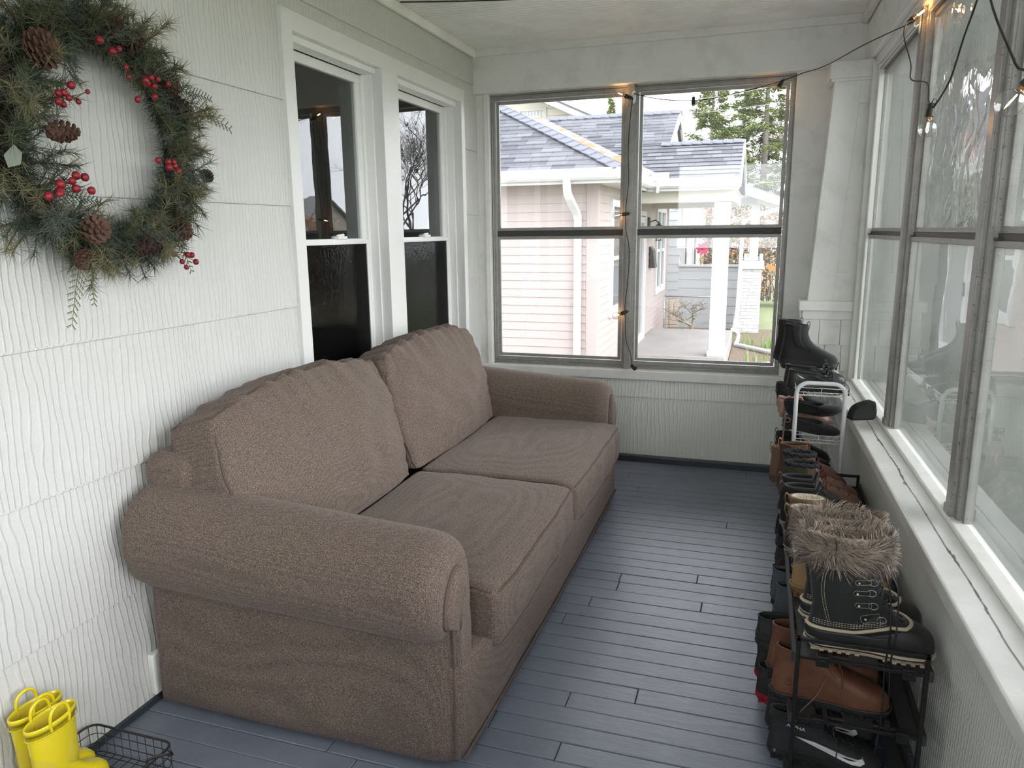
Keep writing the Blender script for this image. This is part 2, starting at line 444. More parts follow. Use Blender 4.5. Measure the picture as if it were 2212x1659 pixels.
storm_window('window_1', TF, .085, 1.00, .626, 2.367, 1.4497, 1.5263, .052, f=.02)
storm_window('window_2', TF, 1.028, 1.962, .626, 2.367, 1.4497, 1.5263, .053, f=.02)
mb = bar(.995, 1.033, .60, 2.376, 4.796); mb.box(.985, 1.043, 4.815, 4.83, .60, 2.376)
struct('trim_far_mullion', mb, ALU, bevel=.002)
mb = MB().box(.085, 1.962, 4.83, 4.90, .60, .6265); mb.box(.085, 1.962, 4.815, 4.9, .602, .612)
mb.box(.085, 1.962, 4.815, 4.9, 2.366, 2.377)
struct('trim_far_window_rail', mb, ALU, bevel=.002)

TRW = lambda a, d, z: (2.358 + d, a, z)
posts = [4.545, 3.465, 2.385, 1.305, .225, -.855]
for i in range(5):
    b, a = posts[i] - .045, posts[i + 1] + .045
    if i == 0: b = 4.535
    g = {0: (GLASS_W, GLASS_W), 1: (GLASS_WW, GLASS_W), 2: (GLASS_W, GLASS_W)}.get(i, (GLASS, GLASS))
    w = storm_window('window_%d' % (i + 3), TRW, a, b, .600, 2.318, 1.444, 1.498, .036, gmats=g, f=.018)
    w.matrix_basis = RWM
    for ch in w.children: ch.matrix_parent_inverse = Matrix.Identity(4)
    if i < 4:
        mb = MB()
        mb.box(2.338, 2.41, posts[i + 1] - .028, posts[i + 1] + .028, .655, 2.34); mb.box(2.35, 2.41, posts[i + 1] - .045, posts[i + 1] + .045, .655, 2.34)
        mb.box(2.334, 2.36, posts[i + 1] - .031, posts[i + 1] + .031, .655, .69)
        struct('trim_right_post', mb, ALU, rightwall=True, bevel=.003)
mb = MB().box(2.322, 2.40, 4.545, 4.63, .60, 2.36); mb.box(2.345, 2.40, 4.50, 4.56, .60, 2.34)
struct('trim_right_corner_board', mb, PAINT2, rightwall=True, bevel=.006)

# ---------------------------------------------------------------- old porch column in the far right corner
mb = MB()
b0 = [(2.086, 4.60, 1.09), (2.36, 4.60, 1.09), (2.36, 4.80, 1.09), (2.086, 4.80, 1.09)]
t0 = [(2.150, 4.60, 2.29), (2.36, 4.60, 2.29), (2.36, 4.80, 2.29), (2.150, 4.80, 2.29)]
def colx(z): return lerp(2.086, 2.150, (z - 1.09) / 1.2)
pl = lambda z: colx(z) + .137
mb.hexa([(colx(1.09), 4.6, 1.09), (pl(1.09), 4.6, 1.09), (pl(1.09), 4.8, 1.09), (colx(1.09), 4.8, 1.09)], [(colx(2.29), 4.6, 2.29), (pl(2.29), 4.6, 2.29), (pl(2.29), 4.8, 2.29), (colx(2.29), 4.8, 2.29)])
mb.box(2.222, 2.36, 4.601, 4.8, 1.09, 1.252); mb.box(2.222, 2.36, 4.601, 4.8, 2.160, 2.289)
mb.box(2.18, 2.36, 4.616, 4.8, 1.12, 2.28)
mb.box(2.122, 2.37, 4.575, 4.8, 2.288, 2.376)
mb.box(2.132, 2.37, 4.585, 4.8, 2.275, 2.29)
struct('column_tapered', mb, PAINT2, bevel=.004)
mb = MB().box(2.042, 2.37, 4.575, 4.8, 1.035, 1.092)
mb.box(2.062, 2.33, 4.592, 4.8, .985, 1.036)
struct('trim_column_ledge', mb, PAINT2, bevel=.005)
mb = MB().add([(2.046, 4.60, 1.035), (2.058, 4.60, 1.035), (2.066, 4.60, .955), (2.058, 4.60, .955), (2.046, 4.63, 1.035), (2.058, 4.63, 1.035), (2.066, 4.63, .955), (2.058, 4.63, .955)], [(0, 1, 2, 3), (4, 5, 6, 7), (0, 1, 5, 4), (1, 2, 6, 5), (2, 3, 7, 6), (3, 0, 4, 7)])
struct('trim_column_bracket', mb, PAINT2)
# cedar shingles on the column pier
mb = MB(); rnd = random.Random(12)
for z0, z1, o in ((.84, .99, .0), (.69, .845, .01), (.55, .70, .02)):
    x = 2.062
    while x < 2.33:
        w = rnd.uniform(.06, .14); x1 = min(x + w, 2.335)
        mb.hexa([(x + .0012, 4.592, z0), (x1 - .0012, 4.592, z0), (x1 - .0012, 4.63, z0), (x + .0012, 4.63, z0)], [(x + .0012, 4.605, z1), (x1 - .0012, 4.605, z1), (x1 - .0012, 4.63, z1), (x + .0012, 4.63, z1)])
        x = x1
mb.box(2.062, 2.33, 4.612, 4.8, .54, 1.0)
struct('wall_pier_shingles', mb, PAINT2, bevel=.0015, seg=1)
mb = MB().box(2.05, 2.33, 4.59, 4.77, .03, .55)
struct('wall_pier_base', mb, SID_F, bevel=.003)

# ---------------------------------------------------------------- house windows in the left wall
CAS = M('smooth white casing', (.72, .72, .71), .38, var=(4, (.68, .68, .67), .4, .8))
mb = MB()
mb.box(-.15, .013, 2.651, 2.723, .45, 2.366); mb.box(-.15, .013, 4.490, 4.545, .45, 2.366)
mb.box(-.15, .0125, 2.723, 4.49, 2.290, 2.3655); mb.box(-.13, .0125, 3.461, 3.634, .45, 2.2905)
mb.box(-.15, .03, 2.64, 4.555, .43, .47)
struct('trim_left_casing', mb, CAS, bevel=.002)
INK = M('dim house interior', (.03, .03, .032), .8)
for wi, (a, b, s0, s1) in enumerate(((2.723, 3.461, 0, 0), (3.634, 4.490, 0, 0))):
    T = lambda u, d, z: (-.085 - d, u, z)
    root = bpy.data.objects.new('window_%d' % (wi + 8), None); C.objects.link(root); root['kind'] = 'structure'; root['_w'] = 1
    mb = MB(); sash_frame(mb, T, a, b, .46, 2.29, .028, 0.0, .06); mb.box(-.12, -.02, a, b, 2.262, 2.29)
    mb.box(-.145, -.04, a, a + .012, .47, 2.29); mb.box(-.145, -.04, b - .012, b, .47, 2.29)
    mb.build('window_frame', VINYL, root, bevel=.002)
    mb = MB(); sash_frame(mb, T, a + .028, b - .028, 1.435, 2.262, .042, .012, .045); mb.build('upper_sash', VINYL, root, bevel=.003)
    mb = MB(); sash_frame(mb, T, a + .028, b - .028, .485, 1.47, .02, .002, .02); mb.build('screen_frame', VINYL, root, bevel=.003)
    pane_box(T, a + .06, b - .06, 1.47, 2.23, .024).build('upper_pane', GLASS_D, root)
    SCR = glass_mat('insect screen over glass', tint=(.45, .45, .45), haze=.05, hazecol=(.06, .06, .06), wav=.001, wscale=60, refl=.25) if 'insect screen over glass' not in MATS else MATS['insect screen over glass']
    pane_box(T, a + .045, b - .045, .50, 1.455, .008).build('lower_pane', SCR, root)
    mb = MB()
    mb.box(-.115, -.085, (a + b) / 2 + .05, (a + b) / 2 + .13, 1.474, 1.49); mb.tube([(-.1, (a + b) / 2 + .06, 1.49), (-.1, (a + b) / 2 + .12, 1.496)], .007, 6)
    mb.build('sash_lock', VINYL, root, bevel=.003)
# dim room and curtain behind the house windows
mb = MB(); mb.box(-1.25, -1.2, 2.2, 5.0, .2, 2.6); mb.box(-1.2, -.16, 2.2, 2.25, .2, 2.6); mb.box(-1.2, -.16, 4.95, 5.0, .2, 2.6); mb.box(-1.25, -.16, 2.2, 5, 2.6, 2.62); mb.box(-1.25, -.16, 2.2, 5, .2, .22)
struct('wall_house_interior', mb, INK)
for a, b, lab in ((3.02, 3.50, 'dark curtain behind the house window nearer the wreath'), (4.05, 4.52, 'dark curtain behind the house window nearer the far wall')):
    front, back = [], []
    mb = MB(); rings = []
    N = 60
    for z in (.47, 2.32):
        ring = [(-.24 + .022 * math.sin(j * 1.1) + .008 * math.sin(j * .37), lerp(a, b, j / N), z) for j in range(N + 1)]
        ring += [(p[0] - .004, p[1], p[2]) for p in reversed(ring)]
        rings.append(ring)
    mb.loft(rings)
    tag(mb.build('curtain', M('dark curtain cloth', (.085, .085, .09), .9), smooth=False), lab, 'curtain', group='curtains inside the house windows')
# white skirting board behind the sofa
mb = MB().box(-.001, .022, 1.685, 4.77, .035, .175); struct('baseboard_left', mb, PAINT2, bevel=.004)
mb = MB().box(-.002, .012, Y0, 4.77, -.01, .02); struct('trim_left_floor', mb, FLOOR_DARK)
# ================================================================ SOFA
def fabric_mat():
    m, t, b = nt('brown chenille weave')
    v = coord(t)
    vo = t.nodes.new('ShaderNodeTexVoronoi'); t.links.new(coord(t, scale=(1, 1, 1.25)), vo.inputs['Vector']); vo.inputs['Scale'].default_value = 250; vo.inputs['Randomness'].default_value = .55
    big = tex_noise(t, v, 3.2, 4, .6); fine = tex_noise(t, v, 420, 2, .6)
    a = mix_rgb(t, ramp(t, big, [(.38, 0.0), (.62, 1.0)]), (.108, .070, .064), (.102, .076, .057))
    c = mix_rgb(t, ramp(t, fine, [(.42, 0.0), (.62, 1.0)]), a, (.29, .235, .185))
    c = mix_rgb(t, ramp(t, vo.outputs['Distance'], [(.2, 0.0), (.75, .75)]), c, (.060, .045, .041))
    t.links.new(c, b.inputs['Base Color']); b.inputs['Roughness'].default_value = .95
    b.inputs['Specular IOR Level'].default_value = .15; b.inputs['Sheen Weight'].default_value = .15; b.inputs['Sheen Roughness'].default_value = .5
    b.inputs['Sheen Tint'].default_value = (.85, .75, .72, 1)
    h = math_n(t, 'SUBTRACT', math_n(t, 'MULTIPLY', fine, .5), vo.outputs['Distance'])
    bump(t, b, h, .6, .0016); return m
FAB = fabric_mat()
PIP = M('sofa piping', (.088, .062, .054), .9, bmp=(350, .5, .001))
CORD = M('dark sofa cord', (.10, .072, .062), .85, bmp=(300, .5, .001))
OAK = M('cherry stained wood', (.16, .045, .018), .25, var=(20, (.09, .025, .012), .4, .7), coat=.4)

def rbox(f, nu, nv, nw, r, size):
    """rounded box surface as six grids; f maps local point -> world. size = half sizes"""
    mb = MB(); hx, hy, hz = size; cache = {}
    def P(u, v, w):
        key = (round(u, 5), round(v, 5), round(w, 5))
        if key not in cache:
            p = Vector((u * hx, v * hy, w * hz)); q = Vector((max(-hx + r, min(hx - r, p.x)), max(-hy + r, min(hy - r, p.y)), max(-hz + r, min(hz - r, p.z))))
            d = p - q
            if d.length > 1e-9: p = q + d.normalized() * r
            mb.v.append(tuple(f(p, u, v, w))); cache[key] = len(mb.v) - 1
        return cache[key]
    def sp(n):   # denser near the edges
        return [math.sin((i / n - .5) * PI) * .35 + (2 * i / n - 1) * .65 for i in range(n + 1)]
    U, V, W = sp(nu), sp(nv), sp(nw)
    U[0] = V[0] = W[0] = -1; U[-1] = V[-1] = W[-1] = 1
    for w in (-1, 1):
        for i in range(nu):
            for j in range(nv): mb.f.append((P(U[i], V[j], w), P(U[i + 1], V[j], w), P(U[i + 1], V[j + 1], w), P(U[i], V[j + 1], w))); mb.m.append(0)
    for v in (-1, 1):
        for i in range(nu):
            for j in range(nw): mb.f.append((P(U[i], v, W[j]), P(U[i + 1], v, W[j]), P(U[i + 1], v, W[j + 1]), P(U[i], v, W[j + 1]))); mb.m.append(0)
    for u in (-1, 1):
        for i in range(nv):
            for j in range(nw): mb.f.append((P(u, V[i], W[j]), P(u, V[i + 1], W[j]), P(u, V[i + 1], W[j + 1]), P(u, V[i], W[j + 1]))); mb.m.append(0)
    return mb

def rope(mb, pts, r=.0035, pitch=.011):
    P = [Vector(p) for p in pts]; L = [0]
    for a, b in zip(P, P[1:]): L.append(L[-1] + (b - a).length)
    n = max(8, int(L[-1] / (pitch / 6))); out = []; k = 0
    for i in range(n + 1):
        s = L[-1] * i / n
        while k < len(P) - 2 and L[k + 1] < s: k += 1
        t = (s - L[k]) / max(1e-9, L[k + 1] - L[k]); out.append((P[k].lerp(P[k + 1], t), s))
    for ph in (0, PI):
        q = []
        for i, (p, s) in enumerate(out):
            d = (out[min(i + 1, n)][0] - out[max(i - 1, 0)][0]).normalized(); u = d.cross(Vector((0, .3, 1))).normalized(); w = d.cross(u)
            a = 2 * PI * s / pitch + ph; q.append(p + (u * math.cos(a) + w * math.sin(a)) * r * .8)
        mb.tube(q, r, 5)

sofa = thing('sofa', 'brown woven two-cushion sofa with rolled arms along the white siding wall', 'sofa', (.6, 2.86, 0), world=True)
rs = random.Random(7)
def nz(p, s, a): return noise.noise(Vector(p) * s) * a
# base
def fb(p, u, v, w):
    x, y, z = p + Vector((.575, 2.865, .19))
    if w < 0: z -= .022 * max(0, u) * -w
    if u > .5: x += .012 * math.cos(v * PI / 2) + nz((x, y, z), 4, .006) + (.042 * ((w + 1) / 2) ** 1.3) * (1 - abs(v) ** 10)
    return (x, y, z)
rbox(fb, 10, 60, 12, .02, (.515, 1.165, .135)).build('base', FAB, sofa, smooth=True)
mb = MB(); rope(mb, [(1.094 + .012 * math.cos((y - 2.865) / 1.165 * PI / 2), y, .040) for y in [1.70 + i * 2.33 / 40 for i in range(41)]], .0035); mb.build('bottom_cord', CORD, sofa, smooth=True)
# back frame
def fk(p, u, v, w):
    x, y, z = p + Vector((.125, 2.87, .45)); 
    if w > 0: z += .012 * math.cos(v * 9) * (w > .9)
    return (x - .02 * max(0, w), y, z)
rbox(fk, 8, 40, 16, .055, (.095, 1.145, .40)).build('back_frame', FAB, sofa, smooth=True)

ARM = [(-.008, .026), (-.004, .2), (.002, .33), (-.002, .395), (-.03, .405), (-.065, .43), (-.088, .475), (-.094, .53), (-.084, .585), (-.055, .635), (-.01, .668), (.045, .683), (.10, .678), (.145, .652), (.176, .605), (.190, .54), (.194, .45), (.19, .33), (.185, .2), (.18, .055)]
def arm(ybase, sg):
    prof = catmull([(a, b, 0) for a, b in ARM], 3)
    rings = []
    xs = [.045, .055, .08, .12, .2, .3, .4, .5, .6, .7, .8, .88, .94, .98, 1.01, 1.032, 1.048, 1.058, 1.064, 1.066]
    for x in xs:
        k = 0
        if x > .98: k = 1 - math.sqrt(max(0, 1 - ((x - .98) / .086) ** 2))
        if x < .08: k = (.08 - x) * 4
        ring = []
        for p in prof:
            s, z = p.x, p.y
            up = max(0, min(1, (z - .30) / .2))
            z2 = z + up * (.075 * max(0, 1 - x / 1.06) ** 1.1)
            cs, cz = (.05, .53) if z > .40 else (.09, z)
            sh = .34 * k
            s2 = s + (cs - s) * sh; z2 = z2 + ((cz - z2) * sh if z > .40 else 0)
            s2 += nz((x * 3, s * 6, z * 6), 1, .005)
            ring.append((x, ybase + sg * s2, z2))
        rings.append(ring)
    a = MB().loft(rings).build('arm', FAB, sofa, smooth=True)
    # front panel with cord
    PAN = [(.012, .030), (.018, .2), (.020, .36), (.016, .425), (.006, .447), (-.018, .452), (-.034, .47), (-.036, .51), (-.020, .555), (.012, .590), (.050, .603), (.082, .585), (.102, .53), (.111, .45), (.114, .33), (.108, .2), (.088, .030)]
    pp = catmull([(p[0], p[1], 0) for p in PAN], 4)
    c = Vector((.05, .36, 0)); rings = []
    for x, sc in ((1.03, 1.0), (1.068, 1.0), (1.078, .93), (1.084, .80), (1.086, .5)):
        rings.append([(x + .004 * math.sin(q.y * 5), ybase + sg * (lerp(.05 + (q.y - .36) * .0, q.x, sc)), lerp(.33, q.y, 1 - (1 - sc) * .28)) for q in pp])
    fp = MB().loft(rings).build('arm_front_panel', FAB, sofa, smooth=True)
    mb = MB(); rope(mb, [(1.068, ybase + sg * q.x, q.y) for q in pp], .0038, .012); mb.build('panel_cord', CORD, sofa, smooth=True)
    return a
arm(1.69, 1); arm(4.04, -1)

# seat cushions
def seat(y0, y1, seed):
    cy, hy = (y0 + y1) / 2, (y1 - y0) / 2; hx, hz = .355, .098
    def f(p, u, v, w):
        x, y, z = p.x + .785, p.y + cy, p.z + .382
        cr = (1 - u ** 4) * (1 - v ** 4)
        if w > 0: z += .018 * cr * w
        k = max(0, u) ** 3
        x += .016 * k * (1 - v ** 4) * (1 - w * w * .5)
        z -= .012 * max(0, u - .8) * 5 * (w > 0)
        y += (.006 * (1 - u * u)) * (1 if v > 0 else -1) * abs(v) ** 3 * (1 - w * w)
        q = Vector((x * 9, y * 3.2, seed)); 
        z += (w > 0) * noise.noise(q) * .0045 + (w > 0) * nz((x, y, seed), 2.3, .006)
        # pull wrinkles in the middle of the seat
        for (wx, wy, a) in ((.93, cy - .03, .0040), (.905, cy, .0045), (.875, cy + .03, .0035)):
            d = (x - wx) - (y - wy) * .25
            z += (w > .5) * a * math.exp(-(d / .007) ** 2) * math.exp(-((y - wy) / .07) ** 2)
        if u > .5: x += noise.noise(Vector((z * 4, y * 7, seed + 4))) * .008
        return (x, y, z)
    c = rbox(f, 60, 60, 14, .030, (hx, hy, hz)).build('seat_cushion', FAB, sofa, smooth=True)
    mb = MB()
    for w in (1, -1):
        e = 1 - .009 / hx; pts = []
        r = .030; ins = r * (1 - .7071)
        for i in range(41): pts.append(Vector(f(Vector((hx - ins, lerp(-hy + r, hy - r, i / 40), w * (hz - ins))), 1, lerp(-1, 1, i / 40) * .98, w)) + Vector((0.001, 0, .001 * w)))
        for i in range(41): pts.append(Vector(f(Vector((lerp(hx - r, -hx + r, i / 40), hy - ins, w * (hz - ins))), lerp(1, -1, i / 40) * .98, 1, w)))
        for i in range(41): pts.append(Vector(f(Vector((-hx + ins, lerp(hy - r, -hy + r, i / 40), w * (hz - ins))), -1, lerp(1, -1, i / 40) * .98, w)))
        for i in range(41): pts.append(Vector(f(Vector((lerp(-hx + r, hx - r, i / 40), -hy + ins, w * (hz - ins))), lerp(-1, 1, i / 40) * .98, -1, w)))
        mb.tube(pts, .0042, 6, closed=True)
    mb.build('piping', PIP, c, smooth=True)
    return c
seat(1.875, 2.832, 1.3); seat(2.838, 3.862, 5.1)

# back cushions (boxed, tilted, plump)
def back(y0, y1, seed, lean=0):
    cy, hy = (y0 + y1) / 2, (y1 - y0) / 2; hn, hh = .105, .295
    ang = math.radians(17)
    n = Vector((math.cos(ang), 0, math.sin(ang))); up = Vector((-math.sin(ang), 0, math.cos(ang))); c0 = Vector((.322, cy, .435)) + up * .282
    def f(p, u, v, w):      # u = thickness (front +1), v = width, w = height
        cr = (1 - v * v) ** .8 * (1 - w * w) ** .7 if abs(v) < 1 and abs(w) < 1 else 0
        th = p.x + (.078 * cr if u > 0 else -.01 * cr) * abs(u)
        th *= 1 - .12 * max(0, w)
        if u > 0: th += .016 * max(0, -w) * (1 - v * v)
        # lens shaped outline: corners pulled in, sides bulging
        wi = p.y * (1 - .045 * w * w) + (.02 * (1 if v > 0 else -1)) * (1 - w * w) * abs(v) ** 4 + lean * (w + 1) * .5
        ht = p.z - .04 * abs(v) ** 3 * (w > 0) * w + .010 * math.cos(v * 2.4) * (w > 0)
        # pleats fanning from the top seam
        pl = 0
        if w > .2 or True:
            fall = max(0, (w - .35) / .65) ** 1.5
            pl = noise.noise(Vector((v * 9 + w * 1.0, seed, w * .8))) * .022 * fall * (1 if u > .3 else .9)
            pl += noise.noise(Vector((v * 22 + w * 2, seed + 3, 1))) * .007 * fall
            pl += noise.noise(Vector((v * 3.5, seed * 2, w * 2.5))) * .012
            pl += noise.noise(Vector(((v + w) * 5, seed + 7, (v - w) * 1.2))) * .006 * (1 - w * w)
            side = max(0, (abs(v) - .7) / .3) ** 1.5
            pl += noise.noise(Vector((w * 8, seed + 9, v))) * .012 * side
        if u > 0: th += pl * u
        if w > .95: ht += pl * 1.0
        if u < 0 and w > .8: th += pl * .4
        q = c0 + n * th + up * ht; q.y += wi
        # settle on the seat
        if q.z < .482: q.z = .482 - (.482 - q.z) * .15
        return (max(q.x, .036), q.y, q.z)
    c = rbox(f, 16, 110, 54, .028, (hn, hy, hh)).build('back_cushion', FAB, sofa, smooth=True)
    mb = MB(); r = .028; ins = r * .293
    for uu in (1, -1):
        pts = []; N = 60
        for i in range(N): pts.append(f(Vector((uu * (hn - ins), lerp(-hy + r, hy - r, i / N), hh - ins)), uu * 1.0, lerp(-.97, .97, i / N), 1))
        for i in range(N): pts.append(f(Vector((uu * (hn - ins), hy - ins, lerp(hh - r, -hh + r, i / N))), uu * 1.0, 1, lerp(.95, -.95, i / N)))
        for i in range(N): pts.append(f(Vector((uu * (hn - ins), lerp(hy - r, -hy + r, i / N), -hh + ins)), uu * 1.0, lerp(.97, -.97, i / N), -1))
        for i in range(N): pts.append(f(Vector((uu * (hn - ins), -hy + ins, lerp(-hh + r, hh - r, i / N))), uu * 1.0, -1, lerp(-.95, .95, i / N)))
        mb.tube(pts, .0045, 6, closed=True)
    mb.build('piping', PIP, c, smooth=True)
    return c
back(1.745, 2.80, 2.2, .03); back(2.815, 3.885, 8.4, .05)
# bun feet
for x, y in ((.235, 1.80), (.99, 1.80), (.235, 3.93), (.99, 3.93)):
    MB().lathe([(.030, 0), (.047, .006), (.052, .016), (.047, .027), (.036, .034), (.036, .037), (.052, .048), (.055, .075)], (x, y, 0), 28).build('leg', OAK, sofa, smooth=True)
# ================================================================ SHOE RACKS
BLK = M('black powder coated steel', (.018, .018, .018), .38, .3)
BLK2 = M('black fabric shelf', (.035, .035, .037), .7)
rk = thing('shoe_rack', 'low black metal shoe rack full of boots under the right windows', 'shoe rack', (2.12, 2.62, 0), world=True)
RX0, RX1, RY0, RY1 = 1.962, 2.262, 1.895, 3.335; t_ = .011
def sq(mb, a, b, w=t_, h=None):
    a, b = Vector(a), Vector(b); d = b - a; L = d.length; c = (a + b) / 2
    R_ = d.to_track_quat('X', 'Z').to_matrix(); mb.obox(c, (L + w, w, h or w), R_)
for y in (RY0, RY1):
    mb = MB()
    for x in (RX0, RX1): sq(mb, (x, y, .006), (x, y, .457))
    sq(mb, (RX0, y, .457), (RX1, y, .457))
    for z in (.407, .228, .05): sq(mb, (RX0, y, z), (RX1, y, z), .009)
    mb.build('end_frame', BLK, rk, bevel=.0015, seg=1)
for x in (RX0, RX1):
    mb = MB(); sq(mb, (x, (RY0 + RY1) / 2, .006), (x, (RY0 + RY1) / 2, .40)); mb.build('middle_post', BLK, rk, bevel=.001, seg=1)
for z in (.407, .228, .05):
    mb = MB()
    for x in (RX0 - .014, RX1 + .004): mb.box(x, x + .010, RY0 - .01, RY1 + .01, z - .012, z + .016)
    for x, w_ in ((RX0 + .003, .055), (RX0 + .075, .012), (RX0 + .125, .07), (RX0 + .225, .012), (RX0 + .26, .04)): mb.box(x, x + w_, RY0 + .004, RY1 - .004, z - .004, z - .0005)
    for y in (RY0 + .03, RY0 + .48, RY0 + .96, RY1 - .03): mb.box(RX0, RX1, y, y + .008, z - .010, z - .0045)
    mb.build('shelf', BLK2, rk, bevel=.001, seg=1)
    for x in (RX0 + .06, RX1 - .04):
        mb = MB().box(x - .016, x + .016, RY0 - .009, RY0 + .012, z - .018, z + .012); mb.box(x - .006, x + .006, RY0 - .012, RY0 - .008, z - .005, z + .004)
        mb.build('shelf_clip', BLK, rk, bevel=.002)

WW = M('white coated wire', (.74, .75, .76), .3)
wr = thing('wire_shoe_rack', 'tall white wire shoe rack beside the pier at the far end of the black rack', 'shoe rack', (2.1, 3.9, 0), world=True)
HY0, HY1, HXa, HXb = 3.50, 4.36, 2.003, 2.205
for y, top in ((HY0, .822), (HY1, .822)):
    r_ = .05; pts = [(HXa, y, .008), (HXa, y, top - r_)]
    pts += [(HXa + r_ - r_ * math.cos(a), y, top - r_ + r_ * math.sin(a)) for a in [PI / 2 * i / 7 for i in range(1, 8)]]
    pts += [(HXb - r_ + r_ * math.sin(a), y, top - r_ + r_ * math.cos(a)) for a in [PI / 2 * i / 7 for i in range(0, 8)]] + [(HXb, y, .008)]
    MB().tube(pts, .0095, 12).build('hoop_frame', WW, wr, smooth=True)
def basket(z):
    mb = MB(); w = .0016; x0, x1, y0, y1 = HXa - .004, HXb + .008, HY0 - .008, HY1 + .008; d = .036
    for zz in (z + d, z + d * .45): mb.tube([(x0, y0, zz), (x1, y0, zz), (x1, y1, zz), (x0, y1, zz)], .0019, 6, closed=True)
    mb.tube([(x0 + .006, y0 + .004, z), (x1 - .006, y0 + .004, z), (x1 - .006, y1 - .004, z), (x0 + .006, y1 - .004, z)], .0019, 6, closed=True)
    for i in range(9): x = x0 + .012 + (x1 - x0 - .024) * i / 8; mb.tube([(x, y0, z + d if i % 4 == 0 else z + .001), (x, y0 + .002, z + .001), (x, y1 - .002, z + .001), (x, y1, z + d if i % 4 == 0 else z + .001)], w, 5)
    n = 44
    for i in range(n + 1):
        y = lerp(y0 + .01, y1 - .01, i / n)
        mb.tube([(x0, y, z + d), (x0 + .004, y, z + .002)] + ([(x1 - .004, y, z + .002)] if i % 6 == 0 else []), w, 4)
        mb.tube([(x1, y, z + d), (x1 - .004, y, z + .002)], w, 4)
    mb.build('wire_basket', WW, wr, smooth=True, fixn=False)
for z in (.765, .548, .318, .10): basket(z)
# ================================================================ SHOES
def foot_outline(L, W, n=40, toe=.5, side=1):
    """closed 2-D outline, heel at x=0, toe at x=L; toe = roundness (1 blunt, 0 pointed)"""
    half = n // 2; out = []
    def hw(t):   # half width at t along the foot
        pts = [(0, .0), (.02, .32), (.06, .52), (.12, .64), (.2, .68), (.35, .66), (.5, .72), (.62, .86), (.72, .97), (.80, .98), (.88, .84 + .10 * toe), (.94, .58 + .26 * toe), (.975, .32 + .28 * toe), (.992, .14 + .22 * toe), (1, 0)]
        return pw(t, pts) * W / 2
    for i in range(half + 1):
        t = .5 - .5 * math.cos(PI * i / half); out.append((t * L, hw(t) * (1.0 if side > 0 else .93)))
    for i in range(1, half):
        t = .5 + .5 * math.cos(PI * i / half); out.append((t * L, -hw(t) * (.93 if side > 0 else 1.0)))
    return out
def shoe_rings(L, W, front, back, width, kell, zs, n=40, toe=.5, side=1, bend=0):
    base = foot_outline(L, W, n, toe, side); rings = []
    for z in zs:
        f, b, w, k = pw(z, front) * L, pw(z, back) * L, pw(z, width), pw(z, kell)
        ring = []
        for i, (x, y) in enumerate(base):
            t = x / L; px = b + (f - b) * t; py = y * w
            half = n // 2
            th = PI * i / half; c = math.cos(th) if i <= half else math.cos(th)
            ex = b + (f - b) * (.5 - .5 * math.cos(th)); ey = math.sin(th) * W * .34 * w
            ring.append(Vector((lerp(px, ex, k), lerp(py, ey, k), z)))
        rings.append(ring)
    return rings
def inset(ring, d, z=None, dz=0):
    c = sum(ring, Vector()) / len(ring); out = []
    for p in ring:
        v = Vector((p.x - c.x, p.y - c.y, 0)); l = v.length
        q = c + v * max(.05, (l - d) / l) if l > 1e-6 else c.copy(); out.append(Vector((q.x, q.y, (z if z is not None else p.z) + dz)))
    return out
def lifted(mb, lift, L, off=0):
    if not lift: return mb
    v = []
    for p in mb.v:
        t = max(0, min(1, (L * .66 - p[0]) / (L * .62))); s = t * t * (3 - 2 * t); v.append((p[0], p[1], p[2] + lift * s + off))
    mb.v = v; return mb
def smoothz(a, b, n): return [a + (b - a) * i / n for i in range(n + 1)]
PROF = {
 'boot': dict(front=[(0, .985), (.02, .995), (.045, .985), (.062, .93), (.078, .80), (.092, .68), (.108, .575), (.13, .49), (.16, .44), (.22, .43), (.4, .44)],
              back=[(0, .015), (.03, .0), (.07, .012), (.12, .035), (.17, .03), (.4, .0)], width=[(0, .96), (.02, 1), (.05, .97), (.08, .88), (.12, .86), (.2, .95), (.4, 1.05)],
              kell=[(0, 0), (.06, .05), (.09, .35), (.12, .75), (.16, 1), (.4, 1)]),
 'tallboot': dict(front=[(0, .985), (.045, .985), (.062, .94), (.078, .86), (.092, .78), (.108, .70), (.13, .625), (.16, .575), (.22, .55), (.27, .575)],
              back=[(0, .015), (.03, .0), (.07, .012), (.12, .03), (.17, .005), (.27, -.04)], width=[(0, .96), (.02, 1), (.05, .97), (.08, .90), (.12, .98), (.2, 1.12), (.27, 1.22)],
              kell=[(0, 0), (.06, .05), (.09, .35), (.12, .75), (.16, 1), (.4, 1)]),
 'sneaker': dict(front=[(0, .97), (.02, .995), (.04, .98), (.055, .92), (.068, .80), (.080, .68), (.092, .56), (.11, .47), (.14, .44)],
              back=[(0, .02), (.03, .0), (.08, .02), (.14, .005)], width=[(0, .94), (.02, 1), (.05, .95), (.08, .84), (.14, .80)], kell=[(0, 0), (.06, .05), (.08, .5), (.10, .9), (.14, 1)]),
 'flat': dict(front=[(0, .97), (.012, 1.0), (.022, .985), (.032, .93), (.040, .84), (.046, .74), (.05, .66)],
              back=[(0, .02), (.03, .0), (.055, .015)], width=[(0, .9), (.012, 1), (.03, .98), (.05, .90)], kell=[(0, 0), (.05, .0)]),
}
